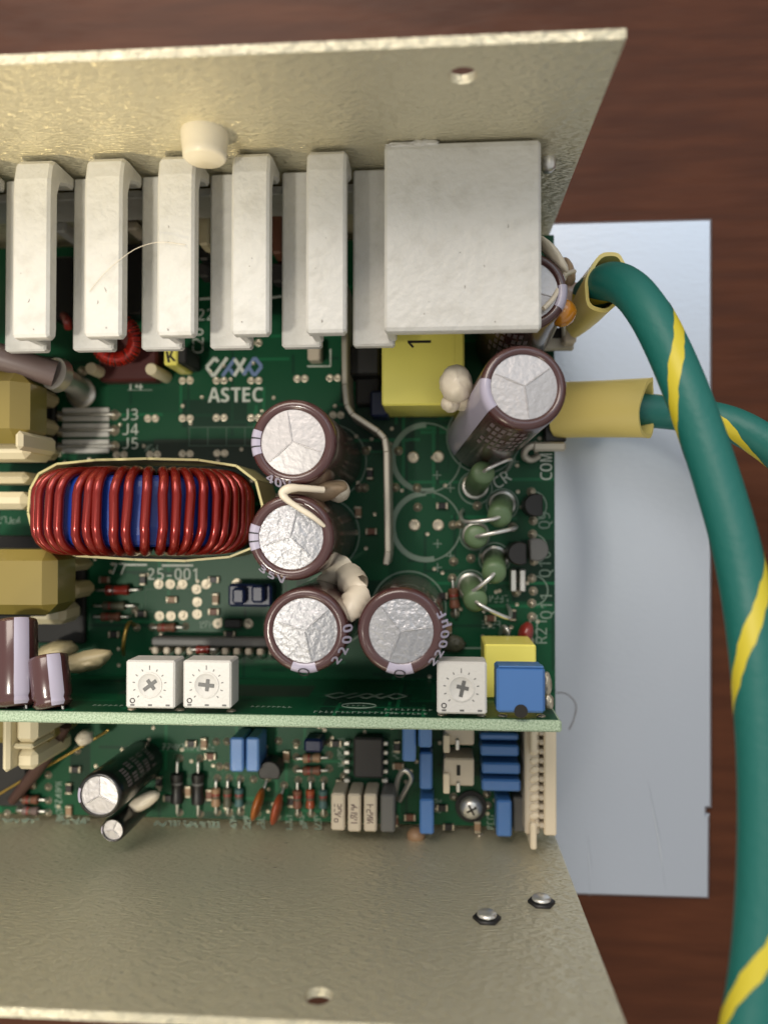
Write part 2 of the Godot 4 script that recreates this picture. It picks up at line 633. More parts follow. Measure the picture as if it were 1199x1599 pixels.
func sheet_with_holes(name_: String, parent: Node3D, x0: float, x1: float, y0: float, y1: float, z0: float, z1: float, holes: Array, m: Material) -> void:
	var c := CSGBox3D.new()
	c.name = name_
	c.size = Vector3(x1 - x0, y1 - y0, z1 - z0) * MM
	c.position = Vector3((x0 + x1) / 2, (y0 + y1) / 2, (z0 + z1) / 2) * MM
	c.material_override = m
	parent.add_child(c)
	for q in holes:
		var k := CSGCylinder3D.new()
		k.name = "hole"
		k.operation = CSGShape3D.OPERATION_SUBTRACTION
		k.radius = q[2] * MM
		k.height = (z1 - z0 + 4) * MM
		k.sides = 32
		k.position = Vector3(q[0] - (x0 + x1) / 2, q[1] - (y0 + y1) / 2, 0) * MM
		k.rotation.x = PI / 2
		c.add_child(k, true)

func chassis() -> void:
	var c := thing("chassis", "gold tinted aluminium chassis with two upright side walls holding the boards", "chassis", Vector3(0, 0, 0))
	var hn: Vector3 = Vector3(3.66, 54.16, -62)
	var hs: Vector3 = Vector3(-15.97, 55.64, 64)
	sheet_with_holes("side_wall", c, -175, 24.2, -8.4, 60.9, -63.3, -62, [[hn.x, hn.y, 2.0]], M.gold)
	sheet_with_holes("side_wall_001", c, -175, 24.2, -8.4, 60.9, 64, 65.3, [[hs.x, hs.y, 1.95]], M.gold)
	part(c, "floor_panel", S().box(Vector3(-75.4, -9.25, 1), Vector3(199.2, 1.6, 129.4), 0.3), M.gold)
	for p in [Vector3(18, 0, -52), Vector3(18, 0, 56), Vector3(-60, 0, 56)]:
		part(c, "standoff", S().lathe([Vector2(0, -8.4), Vector2(2.5, -8.4), Vector2(2.5, -1.7), Vector2(0, -1.7)], 6), M.steel, p)
	# two captive nuts with screw ends on the southern wall
	for p in [Vector3(8.14, 33.66, 64), Vector3(17.66, 27.74, 64)]:
		var b := Basis(Vector3.RIGHT, Vector3.FORWARD, Vector3.UP)
		var k := comp(c, "captive_nut", p, "", b)
		part(k, "nut", S().lathe([Vector2(0, 0), Vector2(2.3, 0), Vector2(2.3, 0.4), Vector2(2.05, 0.6), Vector2(0, 0.9)], 6), M.black)
		part(k, "screw_end", S().lathe([Vector2(0, 0.6), Vector2(1.6, 0.6), Vector2(1.6, 0.9), Vector2(1.2, 1.2), Vector2(0, 1.25)], 18), M.steel)
	# the end of a screw by the heat sink's corner
	var e := comp(c, "screw_end", Vector3(18.91, 28.83, -62), "", Basis(Vector3.RIGHT, Vector3.BACK, Vector3.DOWN))
	part(e, "shank", S().lathe([Vector2(0, 0), Vector2(1.3, 0), Vector2(1.3, 1.6), Vector2(0.8, 2.2), Vector2(0, 2.2)], 16), M.steel)
	# white plastic peg reaching from the northern wall over the fins
	var g: Vector3 = Vector3(-36.53, 41.32, -62)
	var peg := comp(c, "spacer_peg", g, "cream plastic spacer peg standing out from the gold wall", Basis(Vector3.RIGHT, Vector3.BACK, Vector3.DOWN))
	part(peg, "shaft", S().lathe([Vector2(0, 0), Vector2(3.7, 0), Vector2(3.75, 0.8), Vector2(3.6, 2.0), Vector2(3.45, 3.2), Vector2(3.4, 4.0), Vector2(3.0, 4.4), Vector2(0, 4.5)], 32), M.peg)

# ---------------------------------------------------------------- main board

func circuit_board() -> Node3D:
	var b := thing("circuit_board", "green main circuit board lying in the chassis, crowded with capacitors and coils", "circuit board", Vector3.ZERO)
	part(b, "board", S().box(Vector3((24.3 - 150) / 2, -0.8, 1.2), Vector3(174.3, 1.6, 122.0), 0.12), M.mask)
	return b

func dome(r: float) -> ArrayMesh:
	return S().lathe([Vector2(r, 0), Vector2(r * 0.96, 0.08), Vector2(r * 0.62, 0.22), Vector2(r * 0.5, 0.5), Vector2(r * 0.3, 0.72), Vector2(0, 0.78)], 16).commit()

func ring_pad(r: float) -> ArrayMesh:
	return S().lathe([Vector2(r, 0), Vector2(r * 0.97, 0.07), Vector2(r * 0.7, 0.13), Vector2(r * 0.5, 0.08), Vector2(r * 0.36, 0.03), Vector2(0, 0.02)], 18).commit()

func pads(b: Node3D) -> void:
	var d := {}
	var put := func(p: Vector3, r: float, flat: bool) -> void:
		var key := "%s%.1f" % ["f" if flat else "d", r]
		if not d.has(key):
			d[key] = ring_pad(r) if flat else dome(r)
		part(b, "solder_pad", d[key], M.solder, p)
	# pairs of touching test points
	for p in [Vector3(-60.55, 0, -22.52), Vector3(-53.02, 0, -22.46), Vector3(-45.67, 0, -22.53), Vector3(-38.23, 0, -22.46), Vector3(-60.09, 0, -14.72), Vector3(-52.99, 0, -14.82), Vector3(-45.51, 0, -14.91), Vector3(-53.06, 0, -30.52), Vector3(-45.7, 0, -30.43), Vector3(-38.26, 0, -30.34), Vector3(-28.41, 0, -30.63), Vector3(-21.47, 0, -30.68), Vector3(-20.78, 0, -22.85), Vector3(-38.28, 0, -38.37), Vector3(-67.38, 0, -14.76)]:
		put.call(p + Vector3(-0.82, 0, 0), 0.8, true)
		put.call(p + Vector3(0.82, 0, 0), 0.8, true)
	for p in [Vector3(-4.79, 0, -13.88), Vector3(0.41, 0, -13.98), Vector3(-4.52, 0, 0.27), Vector3(0.4, 0, 0.27)]:
		put.call(p, 1.22, true)
	for p in [Vector3(-3.85, 0, -3.46), Vector3(-3.99, 0, -7.46), Vector3(-7.86, 0, -15.23), Vector3(-8.53, 0, -7.61), Vector3(-14.7, 0, -15.27), Vector3(-14.96, 0, -7.49), Vector3(-16.04, 0, -7.5), Vector3(3.45, 0, 0.26), Vector3(4.9, 0, 0.13), Vector3(3.57, 0, 7.83), Vector3(7.14, 0, 7.15), Vector3(3.3, 0, 11.27), Vector3(8.47, 0, -3.72), Vector3(15.69, 0, 0.65), Vector3(16.44, 0, 14.1), Vector3(17.23, 0, 11.46), Vector3(19.58, 0, 11.19), Vector3(19.84, 0, 13.82), Vector3(19.57, 0, 16.32), Vector3(19.56, 0, 19.08), Vector3(19.49, 0, -6.61), Vector3(19.87, 0, -0.67), Vector3(19.73, 0, 2.1), Vector3(19.98, 0, 7.63), Vector3(14.33, 0, 22.02), Vector3(3.83, 0, 18.55), Vector3(19.03, 0, 24.08)]:
		put.call(p, 0.95, false)
	# between the toroid and the control board
	for p in [Vector3(-58.83, 0, 12.83), Vector3(-56.33, 0, 12.81), Vector3(-53.69, 0, 12.8), Vector3(-48.57, 0, 12.77), Vector3(-50.64, 0, 13.87), Vector3(-50.49, 0, 16.57), Vector3(-50.48, 0, 19.15), Vector3(-58.66, 0, 19.62), Vector3(-56.16, 0, 19.6), Vector3(-53.52, 0, 19.44), Vector3(-41.96, 0, 12.6), Vector3(-46.06, 0, 21.13), Vector3(-39.47, 0, 21.07)]:
		put.call(p, 1.05, true)
	for p in [Vector3(-63.96, 0, 18.44), Vector3(-60.18, 0, 21.95), Vector3(-52.96, 0, 21.74), Vector3(-63.52, 0, 22.11), Vector3(-76.06, 0, 16.76), Vector3(-75.33, 0, 20.18), Vector3(-84.08, 0, 23.68)]:
		put.call(p, 0.85, false)
	# jumper ends
	for p in [Vector3(-68.7, 0, -23.28), Vector3(-68.68, 0, -19.98), Vector3(-68.66, 0, -16.55), Vector3(-81.01, 0, -23.12), Vector3(-80.99, 0, -19.8), Vector3(-80.96, 0, -16.35), Vector3(-75.83, 0, -32.73), Vector3(-70.73, 0, -31.84), Vector3(-59.48, 0, -31.42)]:
		put.call(p, 1.15, false)
	# the strip south of the control board
	for p in [Vector3(-45.93, 0, 53.58), Vector3(-43.46, 0, 53.52), Vector3(-41, 0, 53.6), Vector3(-38.27, 0, 53.67), Vector3(-35.27, 0, 53.34), Vector3(-31.74, 0, 54.72), Vector3(-45.9, 0, 60.69), Vector3(-43.43, 0, 60.76), Vector3(-40.97, 0, 60.56), Vector3(-37.43, 0, 60.74), Vector3(-33.21, 0, 61.29), Vector3(-28.76, 0, 53.59), Vector3(-26.06, 0, 53.39), Vector3(-23.36, 0, 53.46), Vector3(-28.74, 0, 60.64), Vector3(-26.04, 0, 60.57), Vector3(-23.35, 0, 60.51), Vector3(-29.18, 0, 45.86), Vector3(-29.18, 0, 48.8), Vector3(-29.17, 0, 51.33), Vector3(-22.3, 0, 45.73), Vector3(-22.29, 0, 48.25), Vector3(-22.29, 0, 51.05), Vector3(-32.98, 0, 45.54), Vector3(-54.07, 0, 49.59), Vector3(-49.66, 0, 49.5), Vector3(-54.02, 0, 61.03), Vector3(-49.61, 0, 61.19), Vector3(-19.2, 0, 52.57), Vector3(-46.23, 0, 45.93), Vector3(-43.9, 0, 45.88), Vector3(-45.53, 0, 51.15), Vector3(-43.88, 0, 51.12)]:
		put.call(p, 0.85, false)
	for p in [Vector3(-82.72, 0, 53.74), Vector3(-82.7, 0, 56.33), Vector3(-82.68, 0, 59.19), Vector3(-82.66, 0, 61.77), Vector3(-85.55, 0, 53.94), Vector3(-89.2, 0, 58.8), Vector3(-89.04, 0, 61.39), Vector3(-91.74, 0, 62.14), Vector3(-76.4, 0, 48.43), Vector3(-8.51, 0, 56.69), Vector3(-0.16, 0, 58.72), Vector3(8.77, 0, 64.12), Vector3(10.35, 0, 55.57), Vector3(10.61, 0, 57.92), Vector3(3.53, 0, 56.26)]:
		put.call(p, 0.75, false)

func silk(b: Node3D, pts: Array, w: float, m: Material, closed := false) -> void:
	part(b, "printed_line", S().ribbon(pts, w, 0.03, closed), m)

func lattice(b: Node3D, at: Transform3D, s: float, w: float, ms: Array) -> void:     # the maker's chain of diamonds
	var strokes := [[[0.0, 0.5, 0.45, 0.0], 0], [[0.0, 0.5, 0.38, 1.0], 0], [[0.38, 1.0, 1.12, 0.0], 0], [[0.45, 0.0, 0.62, 0.22], 0], [[0.86, 1.0, 1.55, 0.05], 1], [[1.28, 0.62, 1.5, 0.95], 1], [[1.5, 1.0, 2.1, 0.05], 2], [[1.52, 0.08, 2.12, 0.95], 2], [[2.0, 0.95, 2.62, 0.02], 1], [[2.62, 0.02, 3.0, 0.5], 1], [[3.0, 0.5, 2.6, 1.0], 1], [[2.25, 0.45, 2.6, 1.0], 1]]
	var k := 0
	for q in strokes:
		var f: Array = q[0]
		k += 1
		var sh := S().ribbon([Vector2(f[0], f[1]) * s, Vector2(f[2], f[3]) * s], w, 0.03 + 0.003 * k)
		var o := part(b, "logo_stroke", sh, ms[q[1]])
		o.transform = Transform3D(at.basis, at.origin * MM)

func print_on_board(b: Node3D) -> void:
	text(b, "printed_word", "ASTEC", Vector3(-42.38, 0, -27.26) + Vector3(0, 0.03, 0), 3.1, M.silk, 0, true, 0.95)
	lattice(b, Transform3D(Basis(), Vector3(-48.63, 0, -35.25)), 3.95, 0.75, [M.silk, M.silk_blue, M.silk])
	for q in [["T4", Vector3(-64.24, 0, -29.7), 1.6, 0.0], ["J3", Vector3(-65.18, 0, -23.25), 1.6, 0.0], ["J4", Vector3(-65.16, 0, -20.09), 1.6, 0.0], ["J5", Vector3(-65.15, 0, -17.08), 1.6, 0.0], ["COM", Vector3(22.64, 0, -11.75), 1.9, PI / 2], ["22", Vector3(-48.81, 0, -44.41), 2.0, 0.0], ["C20", Vector3(-50.45, 0, -38.97), 1.6, PI / 2], ["-25-001", Vector3(-56.48, 0, 10.78), 1.5, 0.0], ["77", Vector3(-67.66, 0, 9.74), 1.6, 0.0], ["Q9", Vector3(22.22, 0, -0.8), 1.25, PI / 2], ["Q10", Vector3(22.32, 0, 8.15), 1.25, PI / 2], ["Q11", Vector3(22.56, 0, 16.69), 1.25, PI / 2], ["R21", Vector3(21.51, 0, 21.95), 1.25, PI / 2], ["CR", Vector3(13.47, 0, -9.01), 1.8, PI / 5]]:
		text(b, "printed_word", q[0], q[1] + Vector3(0, 0.03, 0), q[2], M.silk if q[2] > 1.4 else M.silk_dim, q[3], false)
	silk(b, [Vector2(-65.77, -28.61), Vector2(-60.44, -28.55)], 0.22, M.silk_dim)
	# places for two capacitors that were never fitted: thick arc to the west, thin to the east
	for c in [Vector2(-2.12, -13.73), Vector2(-2.13, 0.53)]:
		silk(b, ring_pts(c, 6.9, PI * 0.42, PI * 1.5), 1.1, M.silk_dim)
		silk(b, ring_pts(c, 7.2, -PI * 0.5, PI * 0.42), 0.3, M.silk_dim)
	for p in [Vector2(0.14, -10.12), Vector2(2.92, -7.45), Vector2(0.26, 4.12), Vector2(0.26, 9.03), Vector2(2.91, 6.64), Vector2(16.11, -12.84)]:
		silk(b, [p + Vector2(-0.9, 0), p + Vector2(0.9, 0)], 0.22, M.silk_dim)
		part(b, "printed_line", S().ribbon([p + Vector2(0, -0.9), p + Vector2(0, 0.9)], 0.22, 0.034), M.silk_dim)
	# rings round the capacitors and resistors
	for q in [[Vector2(-22.26, -13.16), 7.7], [Vector2(-23.72, 2.16), 7.7], [Vector2(-21.4, 17.7), 7.7], [Vector2(-5.72, 17.57), 7.7], [Vector2(9.81, -18.05), 7.6], [Vector2(8.08, -7.43), 3.4], [Vector2(13.6, -3.98), 3.2], [Vector2(7.93, 2.38), 3.0], [Vector2(12, 7.13), 3.2], [Vector2(7.13, 12.71), 3.1]]:
		silk(b, ring_pts(q[0], q[1]), 0.28, M.silk_dim)
	for q in [Vector2(19.49, -3.7), Vector2(19.6, 5.13), Vector2(19.71, 13.69)]:
		silk(b, ring_pts(q, 3.1, -1.3, 1.3, 16), 0.26, M.silk_dim)
	# faint boxes and squares
	for i in 4:
		silk(b, [Vector2(-52.32, -20.4) + Vector2(i * 4.0, 0), Vector2(-52.3, -16.58) + Vector2(i * 4.0, 0)], 0.2, M.silk_faint)
	silk(b, [Vector2(-52.59, -20.54), Vector2(-37.95, -20.43)], 0.2, M.silk_faint)
	silk(b, [Vector2(-52.58, -16.59), Vector2(-37.94, -16.49)], 0.2, M.silk_faint)
	silk(b, [Vector2(-27.05, -33.18), Vector2(-22.15, -33.12), Vector2(-22.16, -36.77)], 0.3, M.silk)
	silk(b, [Vector2(-51.55, -36.25), Vector2(-51.54, -33.24), Vector2(-54.04, -33.27)], 0.3, M.silk)
	silk(b, [Vector2(-50.21, -47.87), Vector2(-47.44, -47.95)], 0.45, M.silk)
	silk(b, [Vector2(-34.88, -47.84), Vector2(-32.55, -48.07)], 0.45, M.silk)
	silk(b, [Vector2(2.5, 25.71), Vector2(10.4, 25.62)], 0.3, M.silk_dim)
	silk(b, [Vector2(20.61, 18.68), Vector2(20.59, 24.32)], 0.25, M.silk_dim)
	silk(b, [Vector2(-66.26, 8.78), Vector2(-61.36, 8.76)], 0.4, M.silk)
	silk(b, [Vector2(-58.16, 8.88), Vector2(-51.35, 8.85)], 0.4, M.silk)
	silk(b, [Vector2(-61.61, 13.93), Vector2(-61.59, 18.7), Vector2(-51.59, 18.61), Vector2(-51.61, 13.87)], 0.2, M.silk_faint, true)
	# small illegible reference marks in the southern strip: short slanted strokes
	var r := RandomNumberGenerator.new()
	r.seed = 5
	for p in [Vector2(-42.47, 63.28), Vector2(-39.6, 63.2), Vector2(-36.6, 63.25), Vector2(-30.63, 62.96), Vector2(-27.66, 62.88), Vector2(-24.69, 62.8), Vector2(-19.74, 46.74), Vector2(-19.74, 49.66), Vector2(-80.43, 57.09), Vector2(-80.41, 59.81), Vector2(-80.11, 62.93), Vector2(0.23, 58.71), Vector2(11.13, 61.83), Vector2(-8.38, 47.83)]:
		var sh := S()
		glyphs(sh, p, 3, 1.35, 0.03, r, PI / 2)
		stuff(part(b, "printed_mark", sh, M.silk_dim))
	for q in [[Vector2(-54.91, 47.31), 5], [Vector2(-48.98, 47.19), 6], [Vector2(-56.22, 63.51), 6], [Vector2(-48.91, 63.45), 8], [Vector2(-90.58, 64.02), 4], [Vector2(-86.04, 63.9), 4], [Vector2(-76.16, 63.23), 6], [Vector2(11.71, 24.29), 3], [Vector2(11.72, 20.73), 4], [Vector2(13.3, 15.44), 4], [Vector2(-60.1, -16.09), 3], [Vector2(-47.43, 21.28), 4], [Vector2(-91.83, -0.78), 6]]:
		var sh := S()
		glyphs(sh, q[0], q[1], 1.35, 0.03, r)
		stuff(part(b, "printed_mark", sh, M.silk_dim))

# ---------------------------------------------------------------- capacitors

func vent_top(r: float, turn: float, bulge := 0.3, scored := true) -> ArrayMesh:
	var s := S()
	var rows := 7
	var cols := 60
	var P := func(i: int, j: int) -> Vector3:
		var rr := float(i) / rows
		var a := TAU * j / cols + turn
		var off := fposmod(a - turn, TAU / 3.0) - PI / 3.0
		var y: float = bulge * (1.0 - rr * cos(off)) + 0.02
		return Vector3(cos(a) * rr * r, y, sin(a) * rr * r)
	for i in rows:
		for j in cols:
			var a: Vector3 = P.call(i, j)
			var b: Vector3 = P.call(i + 1, j)
			var c: Vector3 = P.call(i + 1, j + 1)
			var d: Vector3 = P.call(i, j + 1)
			var n := (b - a).cross(c - a)
			if n.length() < 1e-9:
				n = (c - a).cross(d - a)
			if n.y < 0: n = -n
			n = n.normalized()
			s.tri(a, b, c, n, n, n)
			if i > 0:
				s.tri(a, c, d, n, n, n)
	return s.commit()

func capacitor(b: Node3D, label: String, base: Vector3, top: Vector3, r: float, disc: float, turn: float, stripe_at: float, o := {}) -> Node3D:
	var L := base.distance_to(top)
	var c := comp(b, o.get("name", "electrolytic_capacitor"), base, label, frame(top - base))
	var sleeve: Material = o.get("sleeve", M.sleeve)
	var prof := [Vector2(r * 0.97, 0), Vector2(r, 0.5), Vector2(r, L - 1.5), Vector2(r * 0.985, L - 0.7), Vector2(r * 0.94, L - 0.2), Vector2(r * 0.88, L), Vector2(r * 0.82, L - 0.02), Vector2(disc + 0.1, L - 0.25), Vector2(disc, L - 0.6)]
	part(c, "sleeve", S().lathe(prof, 56), sleeve)
	part(c, "vent_top", vent_top(disc * 1.01, turn, o.get("bulge", 0.6), o.get("scored", true)), o.get("foil", M.foil), Vector3(0, L - 0.5, 0))
	if o.get("scored", true):
		for k in 3:
			var a := turn + TAU * k / 3.0
			var e := Vector3(cos(a), 0, sin(a))
			var bu: float = o.get("bulge", 0.6)
			part(c, "score_line", S().tube([e * 0.1 + Vector3(0, L - 0.48 + bu, 0), e * disc * 0.5 + Vector3(0, L - 0.48 + bu * 0.75, 0), e * disc * 0.96 + Vector3(0, L - 0.48 + bu * 0.52, 0)], [0.1, 0.17, 0.08], 6), o.get("foil", M.foil))
	var p2 := []
	for q in prof.slice(1, 8):
		p2.append(q + Vector2(0.05, 0.05 if q.y > L - 1 else 0.0))
	var w: float = o.get("stripe_w", 0.33)
	part(c, "stripe", S().lathe(p2, 12, Transform3D(), stripe_at - w, stripe_at + w), M.band)
	if o.has("bars"):
		for k in [-0.34, 0.34]:
			var p3 := []
			for q in prof.slice(2, 8):
				p3.append(q + Vector2(0.09, 0.09 if q.y > L - 1 else 0.0))
			part(c, "stripe_bar", S().lathe(p3, 2, Transform3D(), stripe_at + k * w - 0.018, stripe_at + k * w + 0.018), M.ink)
	if o.has("minus"):
		var e := Vector3(cos(stripe_at), 0, sin(stripe_at))
		part(c, "stripe_mark", S().tube(ring3(e * (r * 0.955) + Vector3(0, L - 0.12, 0), 0.85, 20, (e + Vector3.UP * 1.2).normalized()), 0.1, 6, true), M.ink)
	if o.has("side"):
		var sp := S()
		for row in 5:
			for col in 7:
				if (row * 5 + col * 3) % 7 == 0:
					continue
				var a: float = o.side + (col - 3) * 0.15
				var y := L - 5.0 - row * 3.0
				sp.lathe([Vector2(r + 0.03, y), Vector2(r + 0.03, y + 1.9)], 2, Transform3D(), a, a + 0.1)
		stuff(part(c, "printed_mark", sp, M.print_dim))
	if o.has("print"):
		var s: String = o.print[0]
		for k in s.length():
			var a: float = o.print[1] - o.print[2] * k
			var e := Vector3(cos(a), 0, sin(a))
			# letters stand on the shoulder of the sleeve, their tops towards the lid
			var n := (e * 0.8 + Vector3.UP * 0.6).normalized()
			var upw := (Vector3.UP - n * n.y).normalized()
			text(c, "printed_letter", s[k], e * (r * 0.985) + Vector3(0, L - 0.62, 0) + n * 0.07, 2.1, M.band, 0, true, 0.8, Basis(upw.cross(n), upw, n))
	return c

func swelling(pts: Array, radii: Array) -> Shape:      # a squeezed-out string of varying thickness with round ends
	var line := curve(pts, 7)
	var r := []
	for i in line.size():
		var t := float(i) / 7.0
		var k: int = min(int(t), radii.size() - 2)
		var q: float = lerpf(radii[k], radii[k + 1], smoothstep(0.0, 1.0, t - k))
		var e: float = min(float(i), float(line.size() - 1 - i))
		r.append(q * sqrt(clampf((e + 0.15) / 4.0, 0.0, 1.0)) * (1.0 + 0.08 * sin(i * 1.7)))
	return S().tube(line, r, 18)

func glyphs(sh: Shape, p: Vector2, n: int, height: float, y: float, r: RandomNumberGenerator, turn := 0.0) -> void:      # worn print that can no longer be read
	var seg := [[-1, -1, 1, -1], [-1, 0, 1, 0], [-1, 1, 1, 1], [-1, -1, -1, 0], [1, -1, 1, 0], [-1, 0, -1, 1], [1, 0, 1, 1], [-1, 1, 1, -1]]
	for k in n:
		for m in 4:
			var g: Array = seg[r.randi_range(0, 7)]
			var a := Vector2((k - n / 2.0) * height * 0.75 + g[0] * height * 0.24, g[1] * height * 0.5)
			var b := Vector2((k - n / 2.0) * height * 0.75 + g[2] * height * 0.24, g[3] * height * 0.5)
			sh.ribbon([p + a.rotated(turn), p + b.rotated(turn)], height * 0.17, y + 0.002 * m)

func ring3(c: Vector3, r: float, k: int, n: Vector3) -> Array:
	var f := frame(n)
	var out := []
	for i in k:
		var a := TAU * i / k
		out.append(c + f * Vector3(cos(a) * r, 0, sin(a) * r))
	return out

func capacitors(b: Node3D) -> void:
	capacitor(b, "brown capacitor nearest the maker's name, its crinkled lid lit bright", Vector3(-22.66, 0, -13.16), Vector3(-23.55, 35, -13.48), 7.2, 5.3, -1.75, PI, {"bars": 1, "print": ["40V", 2.15, 0.22], "foil": M.foil_plain})
	capacitor(b, "brown capacitor beside the copper coil, a bead of glue across its lid", Vector3(-23.72, 0, 2.16), Vector3(-23.83, 35, 2.22), 7.2, 5.25, -1.35, PI, {"bars": 1, "print": ["35V", 2.3, 0.25]})
	capacitor(b, "brown capacitor with a hard crinkled lid, between glue and white trimmers", Vector3(-21.4, 0, 17.43), Vector3(-21.46, 35, 17.53), 7.1, 5.25, 1.35, 1.6, {"minus": 1, "print": ["2200", 0.75, 0.27]})
	capacitor(b, "brown capacitor with a greyish lid and white figures down its eastern rim", Vector3(-5.72, 0, 17.57), Vector3(-5.72, 35, 17.48), 7.2, 5.2, 1.95, 1.6, {"minus": 1, "print": ["2200µF", 0.75, 0.23]})
	capacitor(b, "tilted brown capacitor with a white lid beside the yellow block", Vector3(9.41, 0, -18.05), Vector3(14.13, 36, -22.06), 7.1, 5.35, -0.65, PI * 0.93, {"foil": M.foil_plain, "stripe_w": 0.4, "bulge": 0.5, "side": 1.75})
	capacitor(b, "brown capacitor mostly hidden under the heat sink's block", Vector3(15.1, 0, -37.14), Vector3(15.29, 29, -39.73), 7.0, 5.2, 0.3, 0.2, {"foil": M.foil_plain, "side": 1.9})
	capacitor(b, "black capacitor with a shining lid south of the control board", Vector3(-61.97, 0, 50.3), Vector3(-62.17, 21, 50.35), 4.35, 3.55, 0.5, PI, {"sleeve": M.sleeve_black, "foil": M.foil_plain, "bulge": 0.25, "stripe_w": 0.35, "side": -0.7})
	capacitor(b, "small black capacitor close to the southern chassis wall", Vector3(-61.24, 0, 58.25), Vector3(-61.51, 16.5, 58.47), 2.4, 1.9, 0.9, PI, {"sleeve": M.sleeve_black, "foil": M.foil_plain, "bulge": 0.15})
	# white glue between them
	var g := [
		[Vector3(-20.87, 24, -5.7), Vector3(5.2, 3.4, 1.9), 0.2, 1, M.glue_tan], [Vector3(-17.67, 22, -5.9), Vector3(2.2, 3.2, 2.1), 0.0, 12, M.glue], 
		[Vector3(3.46, 26, -24.31), Vector3(2.9, 3.4, 3.3), 0.2, 6, M.glue], [Vector3(2.5, 24, -21.28), Vector3(1.7, 2.2, 1.6), 0, 7, M.glue], [Vector3(4.71, 22, -22.49), Vector3(2.3, 3, 2.2), 0, 17, M.glue], [Vector3(-58.44, 9, 55.63), Vector3(3.6, 2.2, 1.5), 0.5, 8, M.glue],
		[Vector3(19.89, 27, -46.33), Vector3(1.0, 2.2, 4.0), 0.65, 9, M.glue], [Vector3(21.6, 23, -45.08), Vector3(1.5, 2.4, 2.6), 0.3, 10, M.glue], [Vector3(24.28, 15, -46.72), Vector3(1.5, 3.2, 3.0), 0.2, 13, M.glue_tan],
	]
	for q in g:
		part(b, "glue_bead", S().ball(Vector3.ZERO, q[1], Basis(Vector3.UP, q[2]), 0.12, q[3], 16, 24), q[4], q[0])
	part(b, "glue_string", S().tube(curve([Vector3(-18.73, 33, -5.65), Vector3(-23.03, 36, -5.84), Vector3(-24.72, 36.5, -5.19), Vector3(-24.4, 36.5, -4.15), Vector3(-22.46, 36.2, -2.7), Vector3(-19.86, 36, -1.03), Vector3(-18.22, 35, 0.43)], 6), [0.6, 0.6, 0.6, 0.6, 0.6, 0.6, 0.7, 0.75, 0.8, 0.8, 0.8, 0.8, 0.8, 0.8, 0.75, 0.7, 0.7, 0.65, 0.6, 0.55, 0.55, 0.5, 0.5, 0.5, 0.5, 0.5, 0.5, 0.5, 0.5, 0.45, 0.45, 0.4, 0.4, 0.4, 0.35, 0.3, 0.25], 7), M.glue)
	part(b, "glue_string", swelling([Vector3(-23.11, 14, 12.26), Vector3(-19.72, 18, 10.48), Vector3(-16.84, 21, 7.69), Vector3(-15.79, 21, 6.76)], [0.8, 2.0, 2.6, 1.6]), M.glue)
	part(b, "glue_string", swelling([Vector3(-16.49, 20, 7.74), Vector3(-15.1, 24, 10.02), Vector3(-13.53, 26, 11.21), Vector3(-12.18, 26, 10.86)], [1.6, 2.6, 2.4, 1.0]), M.glue)
	part(b, "glue_string", swelling([Vector3(-12.4, 26, 11.42), Vector3(-13.77, 28, 13.25), Vector3(-14.43, 29, 15.01), Vector3(-14.65, 29, 16.87)], [1.8, 2.5, 2.0, 0.7]), M.glue)
	part(b, "glue_string", S().tube(curve([Vector3(17.93, 30, -36.13), Vector3(20, 29, -38.55), Vector3(21.78, 26, -42.74), Vector3(24.81, 20, -45.54)], 6), 0.45, 7), M.glue)

# ---------------------------------------------------------------- wound parts

